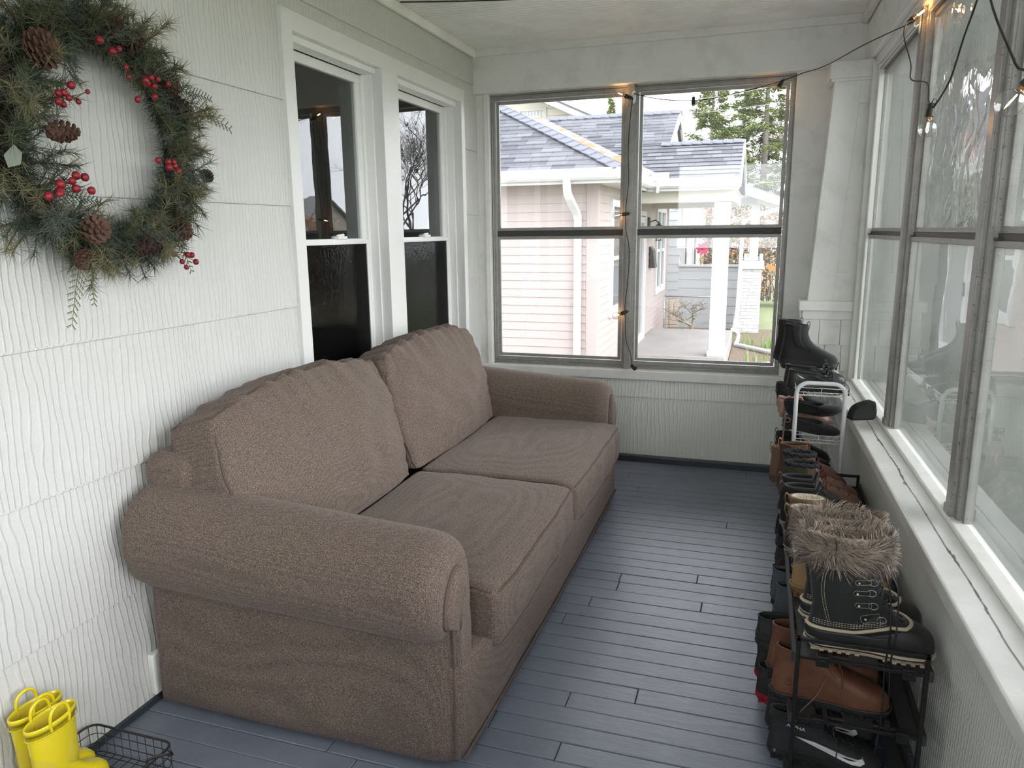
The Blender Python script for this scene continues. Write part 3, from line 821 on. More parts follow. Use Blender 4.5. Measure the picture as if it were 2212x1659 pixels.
def make_shoe(name, label, cat, loc, rotz=0, L=.285, W=.10, H=.15, prof='boot', upper=None, sole=None, lining=None, sole_h=.025, heel=.012, toe=.55, side=1,
              collar=0, group=None, slant=0, lift=0, tilt=(0, 0), welt=None, groove=True, z_in=None, depth=.09, collar_mat=None, tip=None):
    root = thing(name, label, cat, loc, (tilt[0], tilt[1], rotz), group=group)
    P = PROF[prof]; n = 44
    so = foot_outline(L * 1.01, W * 1.06, n, toe, side)
    mb = MB(); rings = []
    for z, s in ((0, .955), (.004, .985), (sole_h * .5, 1.0), (sole_h, .99)):
        rings.append([Vector((L * .5 + (x - L * .505) * (s if z else s), y * s, z + (0.005 * max(0, (x / L - .82) / .18) ** 1.5 if z < .01 else 0))) for x, y in so])
    mb.loft(rings)
    if groove:
        for i in range(14):
            x = L * (.03 + i * .07)
            if .42 < x / L < .55: continue
            hwd = max(abs(y) for xx, y in so if abs(xx - x) < L * .06)
            for s in (-1, 1): mb.box(x, x + .010, s * hwd - .004, s * hwd + .0035, .001, sole_h * .45)
    if lift:
        mb2 = MB(); lifted(mb, lift, L)
        mb2.loft([[Vector((L * .10 + .016 * math.cos(a) * s, .016 * math.sin(a) * s, z)) for a in [2 * PI * k / 14 for k in range(14)]] for z, s in ((0, .8), (.01, .7), (lift * .6, .9), (lift + .004, 1.5))])
        mb2.build('heel', sole, root, smooth=True)
    elif heel:
        mb.box(L * .05, L * .28, -W * .30, W * .30, -.0005, .004)
    mb.build('sole', sole, root, auto=40)
    zs = smoothz(sole_h * .7, min(.12, H), 14) + ([z for z in smoothz(.12, H, 7)][1:] if H > .12 else [])
    sh = lambda z: z - sole_h * .7
    fr = [(z, v) for z, v in P['front']]
    rings = shoe_rings(L, W, P['front'], P['back'], P['width'], P['kell'], [z for z in zs], n, toe, side)
    if slant:
        for r_ in rings:
            k = (r_[0].z / H) ** 3
            for p in r_: p.z += slant * k * (p.x / L - .25)
    th = .004
    top = rings[-1]
    mb = MB(); roll = [inset(top, -.0015, dz=.002), inset(top, .002, dz=.004), inset(top, th, dz=.001)]
    mb.loft(rings + roll + [inset(top, th + .001, dz=-.012)], cap0=True, cap1=False); lifted(mb, lift, L)
    mb.build('upper', upper, root, smooth=True)
    ir = [inset(top, th, dz=-.004)]
    for dz in (.02, .04, depth * .8): 
        j = max(0, len(rings) - 1); ir.append(inset(top, th + .003 + dz * .05, dz=-dz))
    zt = top[0].z
    mb = MB().loft([[Vector((p.x, p.y, max(p.z, sole_h + .003))) for p in r_] for r_ in ir], cap0=False, cap1=True); lifted(mb, lift, L)
    mb.build('lining', lining, root, smooth=True)
    if welt is not None:
        ws = foot_outline(L * 1.02, W * 1.09, n, toe, side)
        mb = MB(); mb.tube([(x - L * .01, y, sole_h + .001) for x, y in ws], .0022, 6, closed=True); lifted(mb, lift, L); mb.build('welt', welt, root, smooth=True)
    root['_w2'] = 0
    return root, rings
def side_y(rings, x, z, s=-1):
    """y on the side s of the upper at (x,z)"""
    r_ = min(rings, key=lambda q: abs(q[0].z - z)); c = [p for p in r_ if p.y * s >= 0]
    best = sorted(c, key=lambda p: abs(p.x - x))[:2]
    return sum(p.y for p in best) / len(best)
def front_x(rings, z):
    r_ = min(rings, key=lambda q: abs(sum(p.z for p in q) / len(q) - z)); return max(p.x for p in r_)
def laces(root, rings, z0, z1, n, mat, w=.022, tails=True, eye=None, r=.0019):
    mb = MB(); prev = None
    for i in range(n):
        z = lerp(z0, z1, i / (n - 1)); fx = front_x(rings, z); p = []
        for k in range(5):
            u = -1 + k * .5; p.append((fx - .010 * u * u + .003, w * u * .5 * 2, z + .003 * (i % 2) * u))
        mb.tube(p, r, 5)
        if prev: mb.tube([(prev[0] + .002, -w, prev[1]), (fx + .004, 0, (z + prev[1]) / 2), (fx - .006, w, z)], r, 5)
        prev = (fx - .008, z)
    if tails:
        fx = front_x(rings, z1)
        for s in (-1, 1):
            mb.tube(catmull([(fx, 0, z1 + .005), (fx + .008, s * .02, z1 + .02), (fx + .014, s * .034, z1), (fx + .004, s * .012, z1 - .004)], 4), r, 5)
            mb.tube(catmull([(fx, 0, z1 + .005), (fx + .02, s * .03, z1 - .01), (fx + .02, s * .05, z1 - .05)], 4), r, 5)
    mb.build('laces', mat, root, smooth=True)
    if eye is not None:
        for i in range(n):
            z = lerp(z0, z1, i / (n - 1)); fx = front_x(rings, z) - .012
            for s in (-1, 1): MB().lathe([(.0034, 0), (.0034, .002), (.0016, .002)], (fx, s * (w + .002), z), 10, axis='y').build('eyelet', eye, root, smooth=True)
def tab(root, pts, w, mat, name='pull_loop', th=.0022):
    mb = MB(); P = catmull(pts, 5); rings = []
    for i, p in enumerate(P):
        d = (P[min(i + 1, len(P) - 1)] - P[max(i - 1, 0)]).normalized(); s = Vector((0, 1, 0)); n = d.cross(s).normalized()
        rings.append([p + s * w / 2 + n * th / 2, p - s * w / 2 + n * th / 2, p - s * w / 2 - n * th / 2, p + s * w / 2 - n * th / 2])
    mb.loft(rings); return mb.build(name, mat, root, smooth=False)
def stitch(mb, pts, r=.0007, on=.0045, off=.0025):
    P = [Vector(p) for p in pts]; L = [0]
    for a, b in zip(P, P[1:]): L.append(L[-1] + (b - a).length)
    def at(s):
        for k in range(len(P) - 1):
            if s <= L[k + 1]: return P[k].lerp(P[k + 1], (s - L[k]) / max(1e-9, L[k + 1] - L[k]))
        return P[-1]
    s = 0
    while s + on < L[-1]: mb.tube([at(s), at(s + on)], r, 4); s += on + off
def surf_line(rings, pts, s=-1, out=.0012):
    return [Vector((x, side_y(rings, x, z, s) + s * out, z)) for x, z in pts]

SUEDE = M('black suede', (.014, .014, .015), .9, bmp=(200, .3, .001), sheen=.15)
BLKL = M('black leather', (.016, .016, .017), .38, bmp=(90, .25, .001))
BLKR = M('black rubber', (.018, .018, .018), .5)
DARKIN = M('dark shoe lining', (.02, .019, .018), .9)
WHEAT = M('wheat nubuck', (.30, .185, .090), .85, var=(14, (.25, .15, .07), .4, .7), bmp=(120, .25, .001))
WHEATS = M('wheat rubber sole', (.17, .105, .05), .7)
FLEECE = M('cream fleece', (.58, .52, .42), 1, var=(60, (.46, .39, .29), .4, .7), bmp=(90, 1, .008), sheen=.6)
FLEECEW = M('white fleece', (.70, .68, .62), 1, bmp=(110, 1, .006), sheen=.6)
TAN = M('tan sheepskin leather', (.21, .13, .078), .8, var=(12, (.16, .095, .055), .4, .7), bmp=(100, .3, .001))
TAUPE = M('taupe rubber', (.24, .20, .18), .7)
RUST = M('rust brown leather', (.155, .062, .034), .45, var=(18, (.11, .042, .024), .4, .7), bmp=(60, .35, .0012))
RUSTD = M('dark rust leather', (.085, .032, .020), .6)
BROWN = M('brown chelsea leather', (.095, .048, .028), .65, var=(16, (.07, .032, .018), .4, .7), bmp=(90, .2, .001))
BRNS = M('brown rubber sole', (.10, .068, .048), .7)
CAMEL = M('camel suede', (.165, .105, .07), .9, bmp=(120, .3, .001))
ORANGE = M('orange webbing', (.42, .15, .045), .7, bmp=(300, .6, .001))
OLIVE = M('olive canvas', (.055, .05, .032), .85, bmp=(250, .5, .001))
BROWNT = M('reddish tan boot leather', (.15, .078, .05), .6, bmp=(90, .3, .001))
GREYM = M('grey knit', (.075, .082, .092), .9, bmp=(300, .8, .0015)); GREYS = M('light grey foam sole', (.22, .22, .22), .7)
MESH = M('black sneaker mesh', (.02, .02, .021), .7, bmp=(260, 1, .0018))
REDS = M('red rubber', (.26, .014, .025), .5); REDL = M('dark red lace', (.16, .01, .012), .7)
WHT = M('white print', (.72, .72, .72), .4)
DKGRN = M('dark olive rubber clog', (.022, .026, .022), .6)
CREAMR = M('cream rubber', (.52, .44, .32), .6)
STEEL = M('dull steel', (.35, .35, .35), .3, 1)
THREAD = M('pale stitching', (.62, .56, .44), .8)
BLUSH = M('blush patent leather', (.42, .25, .19), .35); NUDE = M('tan insole', (.36, .21, .12), .6)
SHG = 'shoes on the black metal rack'; 

def tree_logo(root, rings, cx, cz, r, mat, s=-1):
    mb = MB(); y = lambda x, z: side_y(rings, x, z, s) + s * .0012
    mb.tube([(cx + r * math.cos(a), y(cx + r * math.cos(a), cz + r * math.sin(a)), cz + r * math.sin(a)) for a in [2 * PI * k / 20 for k in range(20)]], .0006, 4, closed=True)
    for (a, b) in (((0, -.9), (0, .3)), ((0, .3), (-.5, .55)), ((0, .3), (.5, .55)), ((0, 0), (-.65, .15)), ((0, 0), (.65, .15)), ((0, .2), (0, .75)), ((0, -.9), (-.6, -.75)), ((0, -.9), (.6, -.75))):
        p = (cx + a[0] * r, y(cx + a[0] * r, cz + a[1] * r), cz + a[1] * r); q = (cx + b[0] * r, y(cx + b[0] * r, cz + b[1] * r), cz + b[1] * r); mb.tube([p, q], .0011, 4)
    mb.build('logo', mat, root)

# ---------------- fur-cuffed winter boots
def fur_boot(loc, rotz, label, detail=True):
    L, W = .305, .112
    root, R_ = make_shoe('winter_boot', label, 'boot', loc, rotz, L=L, W=W, H=.262, upper=SUEDE, sole=CREAMR, lining=DARKIN, sole_h=.018, toe=.95, depth=.05, groove=True, prof='tallboot')
    # rubber shell
    P = PROF['boot']
    front = [(0, 1.0), (.03, 1.015), (.055, 1.005), (.068, .975), (.080, .91), (.090, .83), (.098, .75), (.105, .70)]
    zs = [.010, .02, .035, .05, .06, .068, .075, .082, .088]
    rr = shoe_rings(L, W * 1.10, front, [(0, -.01), (.1, -.012)], [(0, 1), (.03, 1.02), (.06, .98), (.09, .88)], [(0, 0), (.06, .02), (.1, .3)], zs, 44, .95)
    for r_ in rr[4:]:
        for p in r_: p.z = p.z - (p.z - .056) * max(0, min(1, (.72 * L - p.x) / (.2 * L)))
    MB().loft(rr).build('rubber_shell', BLKR, root, smooth=True)
    for zz, rad, nm in ((.019, .0045, 'foxing_stripe'), (.030, .0022, 'foxing_stripe')):
        r_ = shoe_rings(L, W * 1.12, front, [(0, -.012), (.1, -.012)], [(0, 1), (.03, 1.03)], [(0, 0), (.1, 0)], [zz], 44, .95)[0]
        MB().tube(r_, rad, 6, closed=True).build(nm, CREAMR if zz < .02 else M('grey stripe', (.3, .29, .27), .6), root, smooth=True)
    top = shoe_rings(L, W * 1.04, front, [(0, -.005), (.1, -.005)], [(0, 1)], [(0, 0), (.1, .3)], [.06], 44, .95)[0]
    pts = [Vector((min(p.x, .76 * L + .018), p.y * .93, .060 + .032 * max(0, min(1, (p.x / L - .35) / .3)) ** 1.3)) for p in top]
    cxw = .76 * L + .018; pts = [Vector((p.x - (abs(p.y) / .045) ** 2 * .022 * (p.x > .66 * L), p.y, p.z)) for p in pts]
    MB().tube(pts, .0048, 8, closed=True).build('cream_welt', CREAMR, root, smooth=True)
    mb = MB()
    for k, o in enumerate((.008, .013, .018)):
        for s in (-1, 1):
            ln = [(.012 + i * .0115, .064 + o + .030 * max(0, min(1, ((.012 + i * .0115) / L - .35) / .3)) ** 1.3) for i in range(16)]
            stitch(mb, surf_line(R_, ln, s, .0020))
    zs2 = [(.045 - .02 * math.sin(t * 2.5), lerp(.085, .25, t)) for t in [i / 10 for i in range(11)]]
    stitch(mb, surf_line(R_, zs2, -1, .0018)); stitch(mb, surf_line(R_, [(x + .006, z) for x, z in zs2], -1, .0018))
    mb.build('stitching', THREAD, root)
    # toe ridges
    mb = MB()
    for i in range(5): mb.tube([(L * (.70 + i * .045), y * .001, .089 - i * .0045 - abs(y) * .00035) for y in range(-34, 35, 4)], .0022, 5)
    mb.build('toe_ridge', BLKR, root, smooth=True)
    # D-ring tabs down the outside
    mt = MB(); mr = MB(); ms = MB()
    for i, (z, x) in enumerate(((.238, .120), (.205, .122), (.175, .120), (.142, .126), (.108, .145))):
        y = side_y(R_, x, z) - .0028; w_ = .040 if i < 4 else .046; h_ = .013 if i < 4 else .022; a = -.02 if i < 4 else .25
        ca, sa = math.cos(a), math.sin(a)
        poly = [(-w_ / 2 + .004, -h_ / 2), (w_ / 2, -h_ / 2), (w_ / 2, h_ / 2), (-w_ / 2 + .004, h_ / 2), (-w_ / 2, h_ / 4), (-w_ / 2, -h_ / 4)]
        q = [(x + p[0] * ca - p[1] * sa, z + p[0] * sa + p[1] * ca) for p in poly]
        mt.loft([[(p[0], side_y(R_, min(p[0], front_x(R_, p[1]) - .004), p[1]) - .0035, p[1]) for p in q], [(p[0], side_y(R_, min(p[0], front_x(R_, p[1]) - .004), p[1]) + .001, p[1]) for p in q]])
        stitch(ms, [(p[0] * .995 + x * .005, side_y(R_, min(p[0], front_x(R_, p[1]) - .004), p[1]) - .0042, p[1] * .99 + z * .01) for p in q + q[:1]], .0005, .003, .002)
        ms.sphere((x - w_ * .25, y - .002, z - .002), .0028, 8, 6)
        fx = front_x(R_, z); cx = x + w_ / 2 + .004
        mr.tube([(cx + .011 * math.cos(t) , side_y(R_, min(cx, fx - .006), z) - .005 - .001 * math.cos(t), z + .009 * math.sin(t)) for t in [2 * PI * k / 14 for k in range(14)]], .0013, 6, closed=True)
    mt.build('lace_tab', BLKL, root, bevel=.0006, seg=1); mr.build('lace_ring', STEEL, root, smooth=True); ms.build('tab_stitching', THREAD, root)
    laces(root, R_, .10, .235, 7, BLKL, w=.020, tails=False, r=.0022)
    if detail:
        fx = front_x(R_, .235); mb = MB()
        mb.tube(catmull([(fx, -.022, .235), (fx + .015, -.040, .18), (fx + .02, -.055, .08), (fx + .014, -.060, -.02), (fx + .016, -.066, -.13), (fx + .008, -.068, -.26)], 6), .0021, 6)
        mb.tube(catmull([(fx, -.020, .24), (fx + .03, -.040, .20), (fx + .034, -.055, .09), (fx + .026, -.060, 0), (fx + .03, -.064, -.09)], 6), .0021, 6)
        mb.tube(catmull([(fx, -.020, .235), (fx + .012, -.03, .25), (fx + .022, -.03, .23), (fx + .01, -.028, .21), (fx, -.02, .23)], 5), .0021, 6)
        mb.build('hanging_lace', BLKL, root, smooth=True)
    # pull loop
    y = side_y(R_, .045, .25) - .006
    tab(root, [(.050, y, .245), (.050, y - .004, .28), (.048, y - .008, .315), (.048, y + .01, .335), (.048, y + .03, .33)], .018, BLKL).rotation_euler = (0, 0, 0)
    MB().sphere((.050, y - .003, .250), .0045, 10, 6).build('snap', STEEL, root, smooth=True)
    # fur cuff
    r = random.Random(int(loc[1] * 1000)); top = R_[-1]; cx = sum(p.x for p in top) / len(top)
    rings = []
    for z, o in ((.235, .004), (.245, .010), (.27, .016), (.30, .016), (.318, .008), (.322, -.004), (.312, -.014), (.28, -.012), (.26, -.010)):
        rings.append([Vector((q.x, q.y, z)) for q in inset(top, -o)])
    core = MB().loft(rings, cap0=False, cap1=False).build('fur_cuff', FUR, root, smooth=True); core['kind'] = 'stuff'
    cols = [MB(), MB(), MB()]
    for i in range(5600):
        a = r.random(); k = int(a * len(top)) % len(top); p = top[k].lerp(top[(k + 1) % len(top)], a * len(top) % 1); c = Vector((cx, 0, p.z)); o = Vector((p.x - cx, p.y, 0)).normalized()
        t = r.random(); z = lerp(.236, .322, t ** .85); inner = r.random() < .22
        b = Vector((p.x, p.y, z)) + o * ((-.012 if inner else .014) + r.uniform(-.004, .004))
        sw = noise.noise(Vector((a * 9, z * 22, loc[1] * 7))) * 2.2; tn = Vector((-o.y, o.x, 0))
        d = (o * (1.0 if not inner else -.3) + tn * sw * .9 + Vector((0, 0, lerp(-.7, 1.6, t) + r.uniform(-.4, .4)))).normalized()
        Lh = r.uniform(.018, .036); g = Vector((0, 0, -1))
        q1 = b + d * Lh * .4; q2 = b + d * Lh * .75 + g * Lh * .10 + tn * sw * .006; q3 = b + d * Lh * .95 + g * Lh * .3 + tn * sw * .012
        s = d.cross(Vector((r.uniform(-1, 1), r.uniform(-1, 1), r.uniform(-1, 1)))).normalized() * .0008
        m_ = cols[r.choice((0, 0, 0, 1, 1, 2))] if t > .2 else cols[r.choice((0, 1, 2))]
        m_.add([b + s, b - s, q1 + s * .8, q1 - s * .8, q2 + s * .5, q2 - s * .5, q3], [(0, 1, 3, 2), (2, 3, 5, 4), (4, 5, 6)])
    for m_, mt_ in zip(cols, (FUR1, FUR2, FUR3)): m_.build('fur_strands', mt_, core, fixn=False)['kind'] = 'stuff'
    return root
FUR = M('fur base', (.22, .17, .13), 1, bmp=(60, 1, .01)); FUR1 = M('beige fur', (.36, .285, .225), .8, sheen=.4); FUR2 = M('grey brown fur', (.15, .12, .105), .8, sheen=.4); FUR3 = M('dark fur tips', (.06, .05, .045), .8)
fur_boot((1.985, 1.975, .4075), .04, 'fur-cuffed black suede boot with cream trim, nearest boot on the black rack top')
fur_boot((1.978, 2.108, .4075), .02, 'second fur-cuffed black boot, just behind the nearest one', False)

# ---------------- wheat work boots with fleece collars
def wheat(loc, rotz, label):
    root, R_ = make_shoe('work_boot', label, 'boot', loc, rotz, L=.285, W=.104, H=.155, upper=WHEAT, sole=WHEATS, lining=FLEECEW, sole_h=.030, toe=.9, welt=M('honey welt', (.30, .20, .08), .5), depth=.07, tilt=(0, 0))
    top = R_[-1]; MB().loft([inset(top, -.004, dz=-.030), inset(top, -.010, dz=-.018), inset(top, -.011, dz=-.002), inset(top, -.003, dz=.010), inset(top, .008, dz=.004), inset(top, .009, dz=-.03)], cap0=False, cap1=False).build('fleece_collar', FLEECEW, root, smooth=True)
    laces(root, R_, .085, .140, 5, M('tan lace', (.35, .22, .10), .8), eye=STEEL)
    for sp_ in ([(.05, .05), (.055, .09), (.052, .12)], [(.05, .06), (.10, .075), (.15, .055)]): mb = MB(); stitch(mb, surf_line(R_, sp_, -1)); mb.build('stitching', THREAD, root)
    tree_logo(root, R_, .072, .070, .011, M('logo brown', (.16, .08, .03), .7))
    return root
wheat((1.955, 2.262, .4075), .02, 'wheat nubuck work boot with white fleece collar, directly behind the fur-cuffed boots')
wheat((1.965, 2.385, .4075), -.02, 'second wheat nubuck work boot, farther from the fur-cuffed boots')

# ---------------- tan fleece-lined boots with black heel
def fleecy(loc, rotz, label, H=.165):
    root, R_ = make_shoe('snow_boot', label, 'boot', loc, rotz, L=.28, W=.108, H=H, upper=TAN, sole=TAUPE, lining=FLEECE, sole_h=.028, toe=.9, welt=TAUPE, depth=.09)
    top = R_[-1]
    MB().loft([inset(top, .0, dz=-.012), inset(top, -.004, dz=-.006), inset(top, -.005, dz=.004), inset(top, -.001, dz=.007), inset(top, .003, dz=.002)], cap0=False, cap1=False).build('rolled_rim', TAN, root, smooth=True)
    MB().loft([inset(top, .003, dz=.004), inset(top, .008, dz=.008), inset(top, .016, dz=.0), inset(top, .020, dz=-.03)], cap0=False, cap1=False).build('fleece_rim', FLEECE, root, smooth=True)
    # black counter round the heel
    rr = [r_ for r_ in R_ if r_[0].z < .095]; mb = MB(); rings = []
    for r_ in rr:
        o = inset(r_, -.0022); k = sorted(range(len(o)), key=lambda i: o[i].x)
        seq = [o[i % len(o)] for i in range(-11, 12)]; rings.append(seq + [p + Vector((.0, -p.y * .06, 0)) for p in reversed(seq)])
    mb.loft(rings).build('heel_counter', BLKL, root, smooth=True)
    tab(root, [(.003, 0, H - .035), (-.006, 0, H - .01), (-.004, 0, H + .012), (.006, 0, H + .008)], .016, TAN)
    return root
fleecy((1.945, 2.555, .4075), .0, 'tan boot lined with cream fleece, wide open top, nearer of the fleece lined pair')
fleecy((1.950, 2.690, .4075), .03, 'tan boot lined with cream fleece, farther of the fleece lined pair', .155)

# ---------------- black padded hiking boots
def hiker(loc, rotz, label):
    root, R_ = make_shoe('hiking_boot', label, 'boot', loc, rotz, L=.285, W=.104, H=.150, upper=BLKL, sole=GREYS, lining=DARKIN, sole_h=.022, toe=.8, depth=.07)
    top = R_[-1]; MB().tube(inset(top, .001, dz=.003), .008, 8, closed=True).build('padded_collar', SUEDE, root, smooth=True)
    laces(root, R_, .08, .14, 5, BLKL, eye=STEEL)
    fx = front_x(R_, .15); MB().obox((fx - .004, 0, .168), (.010, .050, .045), Matrix.Rotation(.25, 3, 'Y')).build('tongue', SUEDE, root, bevel=.004)
    tab(root, [(.0, 0, .12), (-.008, 0, .15), (.0, 0, .17), (.012, 0, .158)], .014, BLKL)
    return root
hiker((1.935, 2.815, .4075), .0, 'black padded ankle boot, grey sole, nearer of the pair behind the fleece boots')
hiker((1.932, 2.925, .4075), .02, 'black padded ankle boot, grey sole, farther of the pair behind the fleece boots')

# ---------------- olive and tan insulated boots with red laces
def duck(loc, rotz, label, H=.165):
    root, R_ = make_shoe('insulated_boot', label, 'boot', loc, rotz, L=.30, W=.104, H=H, upper=BROWNT, sole=BRNS, lining=SUEDE, sole_h=.018, toe=.7, depth=.07)
    rr = [r_ for r_ in R_ if r_[0].z > .075]; rings = []
    for r_ in rr:
        o = inset(r_, -.002); seq = [o[i % len(o)] for i in range(-13, 14)]; rings.append(seq + [p + Vector((.002, -p.y * .06, 0)) for p in reversed(seq)])
    MB().loft(rings).build('canvas_back', OLIVE, root, smooth=True)
    top = R_[-1]; MB().tube([p + Vector((0, 0, .004 + .003 * math.sin(i * 1.7))) for i, p in enumerate(inset(top, .0))], .0085, 8, closed=True).build('fleece_collar', M('black fleece', (.022, .023, .027), 1, bmp=(150, 1, .004)), root, smooth=True)
    laces(root, R_, .075, .145, 6, REDL, eye=STEEL)
    return root
duck((1.945, 3.035, .4075), -.03, 'olive and tan boot with black fleece collar and dark red laces, nearer of its pair', .175)
duck((1.940, 3.145, .4075), -.02, 'olive and tan boot with black fleece collar, farther of its pair', .185)

# ---------------- brown chelsea boots with orange loops
def chelsea(loc, rotz, label, H, up, so, loopm, elastic, L=.285, lining=DARKIN, tilt=(0, 0), prof='boot', name='chelsea_boot', sole_h=.026, loops=2, W=.10):
    root, R_ = make_shoe(name, label, 'boot', loc, rotz, L=L, W=W, H=H, upper=up, sole=so, lining=lining, sole_h=sole_h, toe=.75, welt=so, depth=.09, tilt=tilt)
    rr = [r_ for r_ in R_ if r_[0].z > .085]
    for s in (-1, 1):
        rings = []
        for r_ in rr:
            z = r_[0].z; b = min(p.x for p in r_); f = max(p.x for p in r_); wd = (f - b) * lerp(.10, .22, (z - .085) / (H - .085)); c = (b + f) / 2
            seq = [Vector((x, side_y([r_], x, z, s) + s * .0012, z)) for x in [c - wd, c - wd * .5, c, c + wd * .5, c + wd]]
            rings.append(seq + [p - Vector((0, s * .004, 0)) for p in reversed(seq)])
        MB().loft(rings).build('elastic_gore', elastic, root, smooth=True)
    b = min(p.x for p in R_[-1]); f = max(p.x for p in R_[-1])
    tab(root, [(b + .001, 0, H - .03), (b - .005, 0, H - .005), (b - .002, 0, H + .022), (b + .008, 0, H + .014), (b + .008, 0, H - .015)], .016, loopm)
    if loops > 1: tab(root, [(f - .001, 0, H - .03), (f + .004, 0, H - .005), (f + .002, 0, H + .018), (f - .008, 0, H + .012), (f - .007, 0, H - .015)], .016, loopm)
    return root
GORE = M('dark elastic', (.03, .028, .026), .9, bmp=(400, .8, .001)); GOREB = M('brown elastic', (.12, .05, .02), .9, bmp=(400, .8, .001))
chelsea((1.928, 3.255, .4075), .0, 'brown leather chelsea boot with orange pull loops at the far end of the black rack', .195, BROWN, BRNS, ORANGE, GOREB)
chelsea((1.905, 3.375, .395), .0, 'camel suede ankle boot hanging past the far corner of the black rack', .155, CAMEL, BRNS, CAMEL, GOREB, tilt=(0, -.05))
# ---------------- middle shelf
def rustboot(loc, rotz, label):
    root, R_ = make_shoe('chukka_boot', label, 'boot', loc, rotz, L=.302, W=.104, H=.150, upper=RUST, sole=BLKR, lining=RUSTD, sole_h=.020, toe=.8, depth=.08, welt=M('dark welt', (.05, .04, .035), .6))
    laces(root, R_, .080, .125, 4, RUSTD, w=.018)
    mb = MB(); stitch(mb, surf_line(R_, [(.052, .04), (.10, .055), (.14, .05), (.165, .035)], -1), .0005); stitch(mb, surf_line(R_, [(.02, .105), (.06, .085), (.10, .075)], -1), .0005)
    stitch(mb, surf_line(R_, [(.11, .12), (.145, .085), (.175, .06), (.172, .04), (.155, .035)], -1), .0005); mb.build('stitching', RUSTD, root)
    fy = side_y(R_, .14, .10) - .002; MB().hexa([(.105, fy - .001, .125), (.155, side_y(R_, .150, .07) - .003, .070), (.155, side_y(R_, .150, .07) + .002, .070), (.105, fy + .006, .125)], [(.120, fy + .004, .142), (.175, side_y(R_, .165, .07) - .000, .078), (.175, side_y(R_, .165, .07) + .004, .078), (.120, fy + .008, .142)]).build('eyelet_flap', RUST, root, bevel=.001, seg=1)
    tree_logo(root, R_, .045, .060, .011, RUSTD)
    mb = MB(); mb.tube(catmull([(.14, -.03, .10), (.13, -.056, .09), (.11, -.066, .05), (.075, -.070, .0), (.065, -.072, -.035)], 5), .0018, 5); mb.build('hanging_lace', M('brown lace', (.16, .09, .05), .8), root, smooth=True)
    return root
rustboot((1.905, 1.990, .2285), .0, 'rust brown leather chukka boot nearest the camera on the middle shelf')
rustboot((1.895, 2.105, .2285), .02, 'rust brown leather chukka boot, second from the near end of the middle shelf')
def clog(loc, rotz, label):
    root, R_ = make_shoe('clog', label, 'shoe', loc, rotz, L=.275, W=.108, H=.095, prof='sneaker', upper=DKGRN, sole=DKGRN, lining=DARKIN, sole_h=.022, toe=.95, depth=.05, groove=False)
    for z in (.03, .038, .046): MB().tube(inset([Vector((p.x, p.y, z)) for p in min(R_, key=lambda q: abs(q[0].z - z))], -.001), .0014, 5, closed=True).build('ridge', DKGRN, root, smooth=True)
    return root
clog((1.862, 2.245, .2285), .0, 'dark olive clog sticking out of the middle shelf behind the chukka boots')
def sneaker(loc, rotz, label, up, so, lin=DARKIN, H=.105, lace=None, welt=None, L=.285, tilt=(0, 0), group=None):
    root, R_ = make_shoe('sneaker', label, 'shoe', loc, rotz, L=L, W=.104, H=H, prof='sneaker', upper=up, sole=so, lining=lin, sole_h=.026, toe=.75, depth=.06, slant=-.02, tilt=tilt, welt=welt, group=group)
    if lace: laces(root, R_, .072, .098, 5, lace, w=.016)
    return root, R_
sneaker((1.920, 2.45, .2285), .0, 'grey knit sneaker on the middle shelf, nearer of the grey pair', GREYM, GREYM, lace=GREYM)
sneaker((1.910, 2.57, .2285), .0, 'grey knit sneaker on the middle shelf, farther of the grey pair', GREYM, GREYM, lace=GREYM)
sneaker((1.925, 2.76, .2285), .0, 'black sneaker with dark red laces trailing off the middle shelf', MESH, BLKR, lace=REDL)
sneaker((1.930, 2.88, .2285), .0, 'black sneaker behind the one trailing red laces, middle shelf', MESH, BLKR, lace=BLKL)
chelsea((1.935, 3.03, .2285), .0, 'dark ankle boot on the middle shelf, nearer of two near its far end', .13, BLKL, BLKR, BLKL, SUEDE, L=.27)
chelsea((1.935, 3.15, .2285), .0, 'dark ankle boot on the middle shelf, farther of two near its far end', .13, BLKL, BLKR, BLKL, SUEDE, L=.27)
tg = MB().tube(catmull([(1.955, 2.72, .31), (1.935, 2.70, .30), (1.925, 2.69, .24), (1.93, 2.68, .17), (1.925, 2.66, .10), (1.935, 2.63, .05)], 5), .0022, 5).build('shoe_lace', REDL, smooth=True)
tag(tg, 'dark red shoe lace hanging down the floor side of the black rack', 'shoe lace')
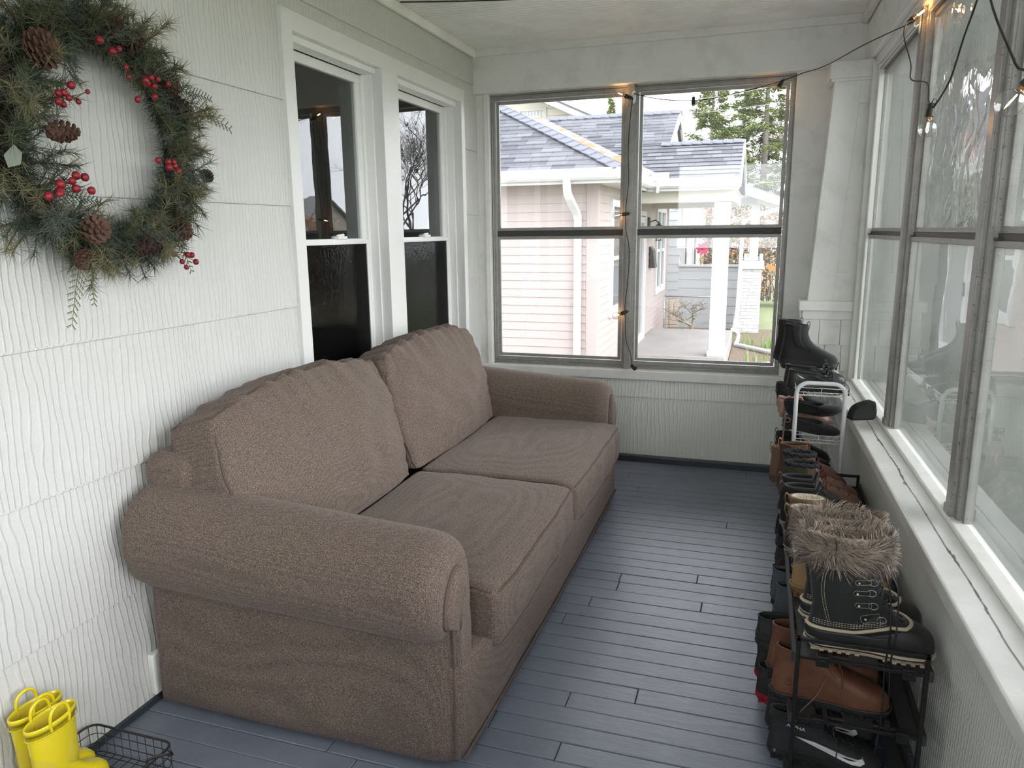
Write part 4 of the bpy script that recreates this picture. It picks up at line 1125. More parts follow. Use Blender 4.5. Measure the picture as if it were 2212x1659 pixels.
# ---------------- bottom shelf
def nike(loc, rotz, label, words=True):
    root, R_ = sneaker(loc, rotz, label, MESH, BLKR, H=.115, L=.30, lace=BLKL)
    SW = [(.060, .062), (.085, .040), (.115, .030), (.150, .032), (.20, .045), (.255, .068), (.20, .052), (.155, .044), (.125, .043), (.108, .050), (.100, .060), (.104, .072), (.085, .066)]
    sw = [(.262, .030), (.215, .034), (.17, .042), (.125, .055), (.075, .072), (.12, .066), (.165, .060), (.20, .058), (.225, .062), (.238, .075), (.245, .055)]
    pts = [(.072, .078), (.11, .064), (.15, .052), (.19, .042), (.215, .036), (.235, .036), (.246, .045), (.243, .064), (.238, .056), (.228, .052), (.205, .055), (.17, .063), (.12, .073)]
    fr = [Vector((x, side_y(R_, x, z) - .0032, z)) for x, z in pts]; c = sum(fr, Vector()) / len(fr)
    MB().loft([fr, [p + Vector((0, .0025, 0)) for p in fr]]).build('swoosh', WHT, root)
    MB().loft([[Vector((p.x, p.y * .9, p.z)) for p in inset(R_[-1], .002, dz=-.002)], [Vector((p.x - .004, p.y * .95, p.z + .02)) for p in inset(R_[-1], .003)], [Vector((p.x - .004, p.y * .8, p.z + .018)) for p in inset(R_[-1], .010)], [Vector((p.x, p.y * .8, p.z - .01)) for p in inset(R_[-1], .012)]], cap0=False, cap1=False).build('sock_collar', SUEDE, root, smooth=True)
    if words:
        mt = Matrix.Translation((.070, side_y(R_, .060, .095) - .0065, .108)) @ Matrix.Rotation(math.radians(8), 4, 'Y') @ Matrix.Rotation(PI / 2, 4, 'X')
        MB().box(.046, .064, side_y(R_, .036, .10) - .004, side_y(R_, .036, .10) + .001, .095, .138).build('pull_tab', M('navy pull tab', (.012, .016, .035), .5), root, bevel=.002)
        text_obj('ALPHA', .014, .001, WHT, 'lettering', root, mt, xs=1.15)
    MB().box(.016, .026, side_y(R_, .02, .03) - .0045, side_y(R_, .02, .03) + .001, .016, .026).build('sole_mark', GREYS, root, bevel=.002)
    return root
nike((1.905, 1.985, .0505), .0, 'black mesh sneaker with a large white swoosh, nearest on the bottom shelf')
nike((1.900, 2.105, .0505), .02, 'black mesh sneaker with a white swoosh, second on the bottom shelf', False)
sneaker((1.872, 2.235, .0505), .0, 'black sneaker with red sole on the bottom shelf, nearer of the red soled pair', MESH, REDS, lace=BLKL)
sneaker((1.868, 2.355, .0505), .0, 'black sneaker with red sole on the bottom shelf, farther of the red soled pair', MESH, REDS, lace=BLKL)
sneaker((1.915, 2.53, .0505), .0, 'dark grey sneaker in the middle of the bottom shelf', GREYM, GREYS, lace=GREYM)
sneaker((1.920, 2.65, .0505), .0, 'dark grey sneaker on the bottom shelf beyond the middle one', GREYM, GREYS, lace=GREYM)
sneaker((1.925, 2.87, .0505), .0, 'black sneaker near the far end of the bottom shelf, nearer of two', MESH, BLKR, lace=BLKL)
sneaker((1.925, 2.99, .0505), .0, 'black sneaker near the far end of the bottom shelf, farther of two', MESH, BLKR, lace=BLKL)

# ---------------- on the white wire rack
chelsea((1.930, 3.905, .838), -.02, 'tall black suede chelsea boot on the white rack, nearer of the pair', .200, SUEDE, BLKR, SUEDE, SUEDE, L=.275, tilt=(0, .055), W=.098)
chelsea((1.905, 4.04, .838), -.02, 'tall black suede chelsea boot on the white rack, farther of the pair', .205, SUEDE, BLKR, SUEDE, SUEDE, L=.275, tilt=(0, .055), W=.098)
def studded(loc, label, rz=0, tilt=(0, 0)):
    root, R_ = sneaker(loc, rz, label, BLKL, BLKR, H=.085, L=.275, lace=BLKL, tilt=tilt)
    mb = MB(); stitch(mb, [Vector((x, -.0515 * min(1, pw(x / .275, [(0, .6), (.2, .70), (.45, .74), (.7, 1.02), (.85, .95), (1, .3)])), .027)) for x in [.06 + i * .012 for i in range(16)]], .0010, .004, .003); mb.build('stitching', WHT, root)
    pts = [(.04, .075), (.06, .060), (.075, .058), (.062, .066)]; fr = [Vector((x, side_y(R_, x, z) - .003, z)) for x, z in pts]
    MB().loft([fr, [p + Vector((0, .002, 0)) for p in fr]]).build('side_mark', WHT, root); return root
studded((1.960, 3.625, .768), 'black leather sneaker with white stitched sole at the near end of the white rack top', .03, (0, .05))
studded((1.955, 3.765, .768), 'black leather sneaker on the white rack top under the chelsea boots, nearer of two', -.03)
studded((1.950, 4.19, .768), 'black leather sneaker at the far end of the white rack top', 0)
def pump(loc, rotz, label, up, lin, lift=.045, tilt=(0, 0), toe=.1, L=.255, ring=False, name='pump'):
    root, R_ = make_shoe(name, label, 'shoe', loc, rotz, L=L, W=.084, H=.048, prof='flat', upper=up, sole=up if lift else BLKR, lining=lin, sole_h=.006, toe=toe, depth=.03, groove=False, lift=lift, tilt=tilt)
    if ring: MB().tube([(.02 + .011 * math.cos(t), -.036, lift + .045 + .011 * math.sin(t)) for t in [2 * PI * k / 16 for k in range(16)]], .0016, 6, closed=True).build('ring', M('copper ring', (.6, .32, .16), .3, 1), root, smooth=True)
    return root
pump((1.950, 3.575, .585), .02, 'black pointed flat with a copper ring, nearest on the white rack second shelf', SUEDE, DARKIN, .012, (.10, .06), ring=True, name='flat_shoe')
pump((1.975, 3.685, .60), .04, 'black pointed pump tipped up on its neighbour on the white rack second shelf', SUEDE, BLKL, .05, (.05, -.22))
pump((1.930, 3.76, .60), .0, 'blush patent wedge with criss-cross straps on the white rack second shelf', BLUSH, NUDE, .03, (0, .10), toe=.6, name='wedge_shoe')
pump((1.925, 3.86, .60), .0, 'blush wedge shoe farther back on the white rack second shelf', BLUSH, NUDE, .03, (0, .12), toe=.6, name='wedge_shoe')
pump((1.920, 3.97, .62), .0, 'black pump with a tan insole, heel up on the white rack second shelf', SUEDE, NUDE, .06, (0, .05))
pump((1.930, 4.08, .60), .0, 'black pump with a tan insole, farthest on the white rack second shelf', SUEDE, NUDE, .06, (0, .05))
mb = MB()
for i in range(3): mb.tube(catmull([(1.955 + i * .018, 3.715, .625), (1.965 + i * .022, 3.735, .685), (1.985 + i * .026, 3.765, .700), (2.005 + i * .024, 3.80, .66), (2.01 + i * .024, 3.81, .625)], 4), .005, 6)
tag(mb.build('strap_sandal', BLUSH, smooth=True), 'loose blush leather sandal straps lying among the shoes on the white rack second shelf', 'sandal')
chelsea((1.925, 3.60, .332), .0, 'black boot on the third shelf of the white rack, nearest the black rack', .15, SUEDE, BLKR, SUEDE, SUEDE, L=.27)
chelsea((1.925, 3.73, .332), .0, 'black boot on the third shelf of the white rack, second from the near end', .15, SUEDE, BLKR, SUEDE, SUEDE, L=.27)
chelsea((1.930, 3.90, .332), .0, 'black boot on the third shelf of the white rack, third from the near end', .15, SUEDE, BLKR, SUEDE, SUEDE, L=.27)
# thin black umbrella-like strap bundle hanging at the side of the white rack
mb = MB(); mb.tube(catmull([(1.962, 3.53, .66), (1.957, 3.51, .58), (1.955, 3.50, .50), (1.962, 3.50, .44)], 5), .004, 6)
tag(mb.build('hanging_strap', M('brown strap', (.13, .08, .06), .6), smooth=True), 'thin brown strap hanging down the left side of the white rack', 'strap')
# black oval pouch on the sill
pr_ = [(0, .075, 0)]
def pouch():
    root = thing('pouch', 'black rounded fabric pouch lying on the right window sill above the white rack', 'pouch', tuple(rwp(2.262, 3.60, .649)))
    prof = [(-.052, .0), (-.050, .022), (-.040, .048), (-.02, .066), (.012, .078), (.046, .084), (.056, .060), (.060, .03), (.052, .006), (.03, -.0), (0, 0), (-.03, 0)]
    pp = catmull([(a, b, 0) for a, b in prof], 3, closed=True); c = Vector((.005, .04, 0)); rings = []
    for y, s in ((-.022, .82), (-.026, .93), (-.018, 1), (.018, 1), (.026, .93), (.022, .82)): rings.append([Vector((c.x + (p.x - c.x) * s, y, max(0.0005, c.y + (p.y - c.y) * s))) for p in pp])
    MB().loft(rings).build('body', M('black pouch fabric', (.02, .02, .021), .85, bmp=(250, .4, .001)), root, smooth=True)
    MB().tube([(p.x, -.0225, max(.002, p.y)) for p in pp], .002, 6, closed=True).build('piping', BLKL, root, smooth=True)
    root.rotation_euler = (0, 0, .35)
pouch()
def emis(name, col, st):
    m, t, b = nt(name); b.inputs['Base Color'].default_value = (*col, 1); b.inputs['Emission Color'].default_value = (*col, 1); b.inputs['Emission Strength'].default_value = st; return m
# ================================================================ WREATH
wreath = thing('wreath', 'round pine wreath with pine cones and red berries hanging on the white siding', 'wreath', (.02, 1.67, 1.40), world=True)
WC = Vector((.085, 1.670, 1.765)); WR = .285
def ringpt(a, rr=WR, x=.085): return Vector((x, WC.y + rr * math.cos(a), WC.z + rr * math.sin(a)))
MB().tube([(.0012, 1.67, 2.085), (.010, 1.67, 2.09), (.03, 1.67, 2.07), (.055, 1.67, 2.05)], .001, 6).build('hanging_wire', M('green florist wire', (.03, .05, .03), .5), wreath)
NDK = M('dark pine needles', (.022, .040, .026), .7); NMD = M('green pine needles', (.07, .085, .038), .7); NLT = M('olive frosted needles', (.15, .145, .075), .75); NGR = M('grey green needles', (.085, .105, .085), .75)
WOODY = M('twig brown', (.07, .045, .03), .9)
r = random.Random(17)
MB().tube([ringpt(2 * PI * i / 60, WR, .055) for i in range(60)], .022, 8, closed=True).build('wire_ring', WOODY, wreath, smooth=True)
def needle(mb, p, d, L, w=.0011):
    d = d.normalized(); s = d.cross(Vector((r.uniform(-1, 1), r.uniform(-1, 1), r.uniform(-1, 1))))
    if s.length < 1e-4: return
    s = s.normalized() * w; n = s.cross(d).normalized() * w * .7; q = p + d * L + Vector((0, 0, -L * .05))
    if min(p.x, q.x) < .002: return
    mb.add([p + s, p - s * .5 + n, p - s * .5 - n, q], [(0, 1, 3), (1, 2, 3), (2, 0, 3)])
# dense dark bristle
mb = MB()
for i in range(8000):
    a = r.uniform(0, 2 * PI); t = r.uniform(0, 2 * PI); o = Vector((math.cos(t) * .5 + .3, 0, 0)) + (ringpt(a) - WC).normalized() * math.sin(t)
    p = ringpt(a, WR, .06) + o * .02; tn = Vector((0, -math.sin(a), math.cos(a)))
    if p.x + o.x * .06 < .02: continue
    needle(mb, p, o + tn * r.uniform(-.5, .7), r.uniform(.045, .078), .0012)
mb.build('needle_bristle', NDK, wreath, fixn=False)['kind'] = 'stuff'
# sprays
mbs = {0: MB(), 1: MB(), 2: MB(), 3: MB()}; tw = MB()
def spray(p, d, L, k, nl=.05, n=46, fan=.9):
    d = d.normalized(); q = p + d * L; tw.tube([p, p.lerp(q, .5) + Vector((r.uniform(-.006, .006),) * 3), q], [.0018, .0014, .001], 4, caps=False)
    for i in range(n):
        t = 1 - (i / n) ** 1.6 * .75; b = p.lerp(q, t); o = Vector((r.gauss(0, 1), r.gauss(0, 1), r.gauss(0, 1))).normalized()
        dd = (d * r.uniform(.25, 1.0) + o * fan).normalized(); e = b + dd * nl
        if e.x < .012: dd.x = abs(dd.x)
        needle(mbs[k], b, dd, nl * r.uniform(.7, 1.1))
for i in range(430):
    a = r.uniform(0, 2 * PI); t = r.uniform(-.9, PI * .5 + .9)
    rad = (ringpt(a) - WC).normalized(); tn = Vector((0, -math.sin(a), math.cos(a))) * r.choice((-1, 1))
    left = max(0, -math.cos(a)); 
    o = Vector((abs(math.cos(t - .3)) * .65, 0, 0)) + rad * math.sin(t - .35) * (1.0 + .5 * left)
    p = ringpt(a, WR + r.uniform(-.02, .02), .075); L = r.uniform(.055, .115) * (1 + .45 * left)
    spray(p, o + tn * r.uniform(.1, 1.0), L, r.choice((0, 1, 1, 2, 3, 3) if r.random() < .8 else (2,)), r.uniform(.038, .056), r.randint(34, 52))
for (dy, dz, L, k) in ((.30, .10, .10, 2), (-.05, .30, .11, 1), (.12, .28, .12, 2), (-.20, .26, .13, 1), (-.14, -.33, .12, 2), (-.28, -.22, .13, 3), (.10, -.30, .08, 2), (.27, -.14, .08, 2), (-.30, .05, .12, 2)):
    p = WC + Vector((.02, dy * .85, dz * .85))
    for j in range(4): spray(p + Vector((.01 * j, 0, 0)), Vector((.35, dy + r.uniform(-.1, .1), dz + r.uniform(-.1, .1))), L * r.uniform(.7, 1.1), k, .05, 44)
for k, (m_, nm) in enumerate(((NDK, 'dark_needle_sprays'), (NMD, 'green_needle_sprays'), (NLT, 'olive_needle_sprays'), (NGR, 'grey_needle_sprays'))): mbs[k].build(nm, m_, wreath, fixn=False)['kind'] = 'stuff'
tw.build('twigs', WOODY, wreath, fixn=False)
# cedar sprigs
def cedar(p, d, L, nrm=Vector((1, 0, 0)), mat=NGR, k=12):
    mb = MB(); d = d.normalized(); s = nrm.cross(d).normalized(); pts = [p + d * L * t + Vector((0, 0, -.18 * L * t * t)) for t in [i / k for i in range(k + 1)]]
    mb.tube(pts, [.0016 * (1 - .6 * i / k) for i in range(k + 1)], 4)
    for i in range(2, k + 1):
        for sg in (-1, 1):
            l = L * .24 * (1 - .6 * i / k) * r.uniform(.8, 1.1); b = pts[i]; dd = (d * .75 + s * sg).normalized(); q = b + dd * l; mb.tube([b, q], [.0012, .0008], 4)
            for j in range(1, 4):
                bb = b.lerp(q, j / 3.5)
                for s2 in (-1, 1): mb.tube([bb, bb + (dd + s * s2 * .8 + d * .3).normalized() * l * .28], [.0013, .0006], 3)
    return mb.build('cedar_sprig', mat, wreath, fixn=False)
CED = M('dull green cedar', (.06, .075, .045), .8)
cedar(Vector((.10, 1.95, 1.915)), Vector((.15, 1, -.18)), .20, mat=M('brown cedar tip', (.06, .055, .04), .8)); cedar(Vector((.11, 1.93, 1.93)), Vector((.2, 1, .12)), .13, mat=CED)
cedar(Vector((.09, 1.55, 1.46)), Vector((.1, -.45, -1)), .17, mat=NLT); cedar(Vector((.09, 1.58, 1.47)), Vector((.25, -.3, -1)), .13, mat=NLT)
cedar(Vector((.09, 1.89, 1.55)), Vector((.1, .35, -1)), .14, mat=CED); cedar(Vector((.10, 1.47, 1.60)), Vector((.3, .9, .1)), .12, mat=CED); cedar(Vector((.12, 1.83, 1.98)), Vector((.4, .5, -.3)), .12, mat=CED)
# pine cones
CONE = M('pine cone brown', (.085, .040, .026), .75, var=(70, (.16, .09, .06), .5, .75)); CONE2 = M('dark pine cone', (.045, .022, .017), .75)
def cone(c, ax, L, R, mat=CONE, n=60, open_=1.0):
    ax = Vector(ax).normalized(); u = ax.orthogonal().normalized(); w = ax.cross(u); mb = MB()
    mb.sphere(c, 1, 10, 8, (R * .5, R * .5, L * .45), ax.to_track_quat('Z', 'X').to_matrix())
    for i in range(n):
        t = i / n; a = i * 2.39996; h = L * (t - .5); rr = R * (math.sin(PI * min(1, t * .92 + .10)) ** .6)
        o = u * math.cos(a) + w * math.sin(a); s = ax.cross(o); b = Vector(c) + ax * h + o * rr * .35; tip = Vector(c) + ax * (h + L * .05 * open_) + o * rr
        wd = R * .30 * (1 - .35 * t); th = ax * R * .07
        mb.add([b + s * wd * .4, b - s * wd * .4, tip - s * wd, tip + o * R * .12, tip + s * wd, b + s * wd * .4 - th, b - s * wd * .4 - th, tip - s * wd - th, tip + o * R * .12 - th, tip + s * wd - th], [(0, 1, 2, 3, 4), (9, 8, 7, 6, 5), (0, 1, 6, 5), (1, 2, 7, 6), (2, 3, 8, 7), (3, 4, 9, 8), (4, 0, 5, 9)])
    return mb.build('pinecone', mat, wreath)
for (y, z, x, ax, L, R, m_) in ((1.455, 1.945, .16, (.8, .3, .3), .07, .045, CONE), (1.765, 2.030, .13, (.9, .2, -.1), .06, .030, CONE2), (1.70, 2.055, .13, (.9, .2, .1), .06, .028, CONE2),
        (1.905, 1.945, .12, (.3, .6, .6), .05, .034, CONE), (1.955, 1.885, .11, (.3, .8, -.4), .075, .026, CONE2), (1.470, 1.755, .17, (.1, 1, .1), .085, .026, CONE), (1.535, 1.520, .165, (1, -.2, .2), .075, .036, CONE),
        (1.735, 1.470, .145, (.2, 1, .15), .095, .026, CONE2), (1.885, 1.515, .13, (.8, .3, -.5), .06, .033, CONE), (1.915, 1.565, .125, (.2, .1, 1), .08, .022, CONE2), (2.065, 1.690, .09, (.1, .7, -.5), .045, .020, CONE2), (1.525, 1.440, .13, (.5, -.3, -.6), .05, .028, CONE)):
    cone(Vector((x, y, z)), ax, L, R, m_)
# berries
BER = M('red berries', (.24, .010, .018), .45, var=(40, (.16, .006, .012), .4, .7))
def berries(pts, root_, rad=.0105):
    mb = MB(); 
    for p in pts: mb.sphere(p, rad * r.uniform(.74, .98), 12, 8, (1, 1, 1.05))
    g = mb.build('berry_cluster', BER, wreath, smooth=True)
    st = MB()
    for p in pts: st.tube(catmull([root_, (Vector(root_) + Vector(p)) / 2 + Vector((.004, 0, .004)), p], 3), .0011, 4)
    st.build('stem', WOODY, g)
def cl(pts, rt, rad=.0105): berries([Vector(p) + Vector((r.uniform(-.01, .01), 0, 0)) for p in pts], rt, rad)
cl([(0.170, 1.608, 1.995)], (0.140, 1.657, 1.999), 0.012); cl([(0.170, 1.667, 1.986), (0.170, 1.652, 1.978)], (0.140, 1.701, 1.985)); cl([(0.160, 1.711, 1.951), (0.160, 1.712, 1.926)], (0.130, 1.762, 1.956), 0.008)
cl([(0.150, 1.796, 1.939), (0.150, 1.773, 1.928), (0.150, 1.818, 1.938), (0.150, 1.794, 1.925), (0.150, 1.814, 1.920), (0.150, 1.868, 1.935)], (0.120, 1.858, 1.956)); cl([(0.150, 1.797, 1.888), (0.150, 1.746, 1.873)], (0.120, 1.809, 1.916), 0.01)
cl([(0.170, 1.491, 1.849), (0.170, 1.473, 1.845), (0.170, 1.500, 1.838), (0.170, 1.512, 1.870), (0.170, 1.476, 1.819), (0.170, 1.460, 1.823)], (0.140, 1.502, 1.847)); cl([(0.170, 1.550, 1.860), (0.170, 1.527, 1.833)], (0.140, 1.541, 1.842), 0.008)
cl([(0.140, 1.812, 1.717), (0.140, 1.842, 1.715), (0.140, 1.840, 1.698), (0.140, 1.872, 1.716), (0.140, 1.878, 1.706), (0.140, 1.887, 1.691)], (0.110, 1.881, 1.718))
cl([(0.190, 1.395, 1.597), (0.190, 1.413, 1.603), (0.190, 1.430, 1.609), (0.190, 1.433, 1.628), (0.190, 1.456, 1.636), (0.190, 1.481, 1.651), (0.190, 1.505, 1.648), (0.190, 1.475, 1.619), (0.190, 1.506, 1.615)], (0.160, 1.436, 1.615), 0.0115)
cl([(0.130, 1.841, 1.446), (0.130, 1.893, 1.443), (0.130, 1.917, 1.441), (0.130, 1.939, 1.419), (0.130, 1.871, 1.423), (0.130, 1.882, 1.405)], (0.100, 1.863, 1.451), 0.0095); cl([(0.140, 1.789, 1.471)], (0.110, 1.809, 1.473), 0.008)
# pale leaf
MB().add([Vector((0.160, 1.313, 1.686)), Vector((0.170, 1.334, 1.711)), Vector((0.180, 1.344, 1.693)), Vector((0.180, 1.336, 1.666)), Vector((0.170, 1.312, 1.658))] + [Vector((0.158, 1.315, 1.686)), Vector((0.168, 1.336, 1.711)), Vector((0.178, 1.346, 1.693)), Vector((0.178, 1.338, 1.667)), Vector((0.168, 1.314, 1.658))], [(0, 1, 2, 3, 4), (9, 8, 7, 6, 5)] + [(i, (i + 1) % 5, 5 + (i + 1) % 5, 5 + i) for i in range(5)]).build('leaf', M('pale green leaf', (.16, .19, .15), .7), wreath)

# ================================================================ STRING LIGHTS
CBL = MATS['black cable']
sl_ = thing('string_light', 'black cord of clear globe bulbs strung from the far window to the right windows', 'string lights', (1.02, 4.78, .63), world=True)
hookA = (1.027, 4.78, 2.325); hookB = tuple(rwp(2.318, 3.437, 2.285)); nodeC = (2.304, 2.75, 1.86); 
path1 = [(1.056, 4.765, .64), (1.045, 4.785, .70), (1.012, 4.790, .80), (1.004, 4.79, .92), (1.000, 4.79, 1.02), (1.016, 4.79, 1.20), (1.020, 4.79, 1.38), (.998, 4.79, 1.50), (.992, 4.79, 1.62), (1.008, 4.79, 1.80), (1.002, 4.79, 2.0), (1.012, 4.79, 2.2), (1.030, 4.785, 2.31), (1.055, 4.78, 2.31), (1.14, 4.77, 2.285), (1.26, 4.76, 2.262), (1.39, 4.75, 2.252), (1.50, 4.75, 2.255), (1.68, 4.755, 2.285), (1.871, 4.76, 2.325), (1.985, 4.77, 2.362), (2.06, 4.60, 2.350), (2.120, 4.4, 2.340), (2.207, 4.0, 2.322), (2.285, 3.7, 2.306), (hookB[0] - .01, hookB[1] + .06, hookB[2] + .005), hookB]
path2 = [hookB, (2.300, 3.37, 2.262), (2.285, 3.30, 2.20), (2.298, 3.18, 2.08), (2.288, 3.08, 2.01), (2.315, 2.93, 1.97), (2.305, 2.82, 1.90), nodeC]
path3 = [nodeC, (2.330, 2.67, 1.93), (2.343, 2.60, 2.04), (2.352, 2.53, 2.12), tuple(rwp(2.312, 2.45, 2.22)), tuple(rwp(2.312, 2.37, 2.28)), tuple(rwp(2.25, 2.20, 2.08)), tuple(rwp(2.235, 1.92, 1.87)), tuple(rwp(2.245, 1.80, 1.81)), tuple(rwp(2.27, 1.6, 1.96)), tuple(rwp(2.30, 1.35, 2.22)), tuple(rwp(2.25, .9, 2.0)), tuple(rwp(2.30, .3, 2.2))]
MB().tube(catmull(path1, 5), .0026, 6).build('cord', CBL, sl_, smooth=True); MB().tube(catmull(path2, 5), .0024, 6).build('cord', CBL, sl_, smooth=True); MB().tube(catmull(path3, 5), .0030, 6).build('cord', CBL, sl_, smooth=True)
BG = bpy.data.materials.new('clear bulb glass'); BG.use_nodes = True; t = BG.node_tree; t.nodes.clear()
o_ = t.nodes.new('ShaderNodeOutputMaterial'); tr = t.nodes.new('ShaderNodeBsdfTransparent'); gl = t.nodes.new('ShaderNodeBsdfGlossy'); gl.inputs['Roughness'].default_value = .02
lw = t.nodes.new('ShaderNodeLayerWeight'); lw.inputs[0].default_value = .35; ms = t.nodes.new('ShaderNodeMixShader'); t.links.new(math_n(t, 'ADD', math_n(t, 'MULTIPLY', lw.outputs['Facing'], .55), .06), ms.inputs[0])
t.links.new(tr.outputs[0], ms.inputs[1]); t.links.new(gl.outputs[0], ms.inputs[2]); t.links.new(ms.outputs[0], o_.inputs[0]); tr.inputs[0].default_value = (.93, .93, .93, 1)
FIL = emis('glowing filament', (1.0, .50, .16), 40); FILO = M('unlit filament', (.3, .2, .12), .5); BRS = M('brass collar', (.45, .25, .12), .3, 1)
def bulb(p, d, lit=True, R=.027):
    p = Vector(p); d = Vector(d).normalized(); Rm = d.to_track_quat('Z', 'Y').to_matrix()
    s = MB().lathe([(.006, -.036), (.0095, -.034), (.0095, -.020), (.0115, -.018), (.0125, .006), (.0105, .008)], p, 14, R=Rm).build('socket', BLKR, sl_, smooth=False)
    u = Rm @ Vector((1, 0, 0)); MB().tube([p - d * .03 + u * .010, p - d * .036 + u * .016, p - d * .046 + u * .014, p - d * .048 + u * .005, p - d * .036], .0016, 5).build('clip', BLKR, s)
    b = MB().lathe([(.0085, .0), (.009, .010), (.012, .015)] + [(R * math.sin(q), .012 + R * .95 - R * math.cos(q)) for q in [.45 + (PI - .46) * k / 13 for k in range(14)]], p + d * .004, 22, R=Rm).build('bulb', BG, sl_, smooth=True)
    c = p + d * (.016 + R * .8); mb = MB()
    for a in (-1, 1): mb.tube([c - d * .014 + u * .002 * a, c + d * .010 + u * .0035 * a], .0009, 5)
    mb.tube([c + d * .010 + u * .0035, c + d * .013, c + d * .010 - u * .0035], .0009, 5)
    mb.build('filament', FIL if lit else FILO, b)
    MB().lathe([(.0088, -.002), (.0094, .003), (.0088, .010)], p + d * .004, 14, R=Rm).build('brass_collar', BRS, b, smooth=True)
bulb((.985, 4.77, 2.305), (-.85, -.15, .35)); bulb((1.392, 4.748, 2.235), (.03, 0, -1), False); bulb((1.868, 4.752, 2.300), (-.45, -.1, -.8))
bulb((.982, 4.775, 1.60), (-.95, -.3, -.15)); bulb((.985, 4.775, .975), (-.9, -.2, -.35))
bulb((hookB[0] - .012, hookB[1] - .015, hookB[2] + .005), (.30, -.85, .12)); bulb((2.298, 2.745, 1.845), (-.08, -.1, -1)); bulb(tuple(rwp(2.243, 1.80, 1.775)), (-.55, .2, -.75)); bulb(tuple(rwp(2.25, .95, 1.99)), (0, 0, -1))
MB().lathe([(.008, 0), (.013, .006), (.013, .03), (.016, .033), (.016, .043), (.010, .046)], (1.056, 4.755, .642), 12, R=Vector((.55, -.5, -.35)).normalized().to_track_quat('Z', 'Y').to_matrix()).build('end_cap', BLKR, sl_)
def hook(p, rz, lab):
    h = thing('adhesive_hook', lab, 'hook', p, (0, 0, rz), group=None)
    MB().sphere((0, 0, 0), 1, 20, 10, (.014, .004, .040)).build('base', VINYL, h, smooth=True)
    MB().tube(catmull([(0, -.003, -.005), (0, -.016, -.012), (0, -.020, .0), (0, -.017, .008)], 4), .003, 6).build('prong', VINYL, h, smooth=True)
hook((1.030, 4.792, 2.30), 0, 'white oval adhesive hook at the top of the far window mullion')
hook(tuple(rwp(2.330, 3.437, 2.275)), PI / 2 * -1, 'white oval adhesive hook high on the first post of the right windows')

# ================================================================ BOTTOM LEFT CORNER
YEL = M('glossy yellow rubber', (.72, .58, .015), .25, coat=.4); YEL2 = M('yellow boot lining', (.62, .50, .03), .6)
def rainboot(loc, rz, label):
    root = thing('rain_boot', label, 'boot', loc, (0, 0, rz)); L, W, H = .200, .078, .262
    fr = [(0, .98), (.02, 1.0), (.045, .985), (.06, .92), (.07, .84), (.08, .74), (.092, .65), (.11, .585), (.14, .57), (.2, .60), (.27, .66)]; bk = [(0, .01), (.03, .0), (.07, .01), (.12, .0), (.27, -.05)]
    zs = smoothz(.012, .11, 12) + smoothz(.11, H, 7)[1:]
    rings = shoe_rings(L, W, fr, bk, [(0, .96), (.03, 1.03), (.07, .95), (.12, .98), (.2, 1.12), (.27, 1.25)], [(0, 0), (.06, .05), (.09, .45), (.12, 1), (.3, 1)], zs, 44, .9)
    top = rings[-1]; t2 = inset(top, -.002, dz=.001)
    MB().loft(rings + [inset(top, -.003, dz=-.002), inset(top, -.003, dz=.013), inset(top, -.001, dz=.0145), inset(top, .002, dz=.013), inset(top, .003, dz=-.01)], cap1=False).build('upper', YEL, root, smooth=True)
    MB().loft([inset(top, .0028, dz=.008), inset(top, .004, dz=-.05), inset(top, .006, dz=-.12), inset(top, .012, dz=-.18)], cap0=False).build('lining', YEL2, root, smooth=True)
    so = foot_outline(L * 1.02, W * 1.08, 44, .9); MB().loft([[Vector((x, y, z)) for x, y in so] for z in (0, .004, .014)]).build('sole', YEL, root, auto=40)
    MB().tube(inset(top, -.0025, dz=-.014), .0016, 6, closed=True).build('rim_bead', YEL, root, smooth=True)
    cx = (min(p.x for p in top) + max(p.x for p in top)) / 2
    for s in (-1, 1):
        yy = max(p.y for p in top) * s
        pts = [(cx - .026, yy * .93, H - .012), (cx - .028, yy * .98, H + .020), (cx - .020, yy * .98, H + .042), (cx, yy * .96, H + .050), (cx + .020, yy * .98, H + .042), (cx + .028, yy * .98, H + .020), (cx + .026, yy * .93, H - .012)]
        MB().tube(catmull(pts, 4), .0042, 8).build('handle', YEL, root, smooth=True)
    MB().box(cx - .03, cx + .01, -.0235, -.022, H - .035, H + .004).build('size_label', M('printed label', (.62, .56, .35), .6), root)
rainboot((.135, 1.180, .014), math.radians(92), 'small yellow rain boot with loop handles, nearer of the pair in the bottom left corner')
rainboot((.055, 1.200, .014), math.radians(88), 'small yellow rain boot with loop handles, against the wall behind its twin')
wb = thing('wire_basket', 'black wire mesh tray on the floor beside the yellow rain boots', 'basket', (.17, 1.2, 0), world=True)
BW = M('black coated wire', (.015, .015, .016), .45); x0, x1, y0, y1, z0, z1 = .018, .315, .93, 1.448, .010, .098
mb = MB(); rr_ = .03
def rrect(z, k=0):
    out = []
    for cx, cy, a0 in ((x1 - rr_, y1 - rr_, 0), (x0 + rr_, y1 - rr_, PI / 2), (x0 + rr_, y0 + rr_, PI), (x1 - rr_, y0 + rr_, 1.5 * PI)):
        for i in range(5): a = a0 + PI / 2 * i / 4; out.append((cx + rr_ * math.cos(a), cy + rr_ * math.sin(a), z))
    return out
mb.tube(rrect(z1), .0034, 8, closed=True); wb_r = mb.build('rim', BW, wb, smooth=True)
mb = MB(); mb.tube(rrect(z0), .0018, 6, closed=True); mb.tube(rrect(z0 + .03), .0014, 5, closed=True); mb.tube(rrect(z0 + .06), .0014, 5, closed=True)
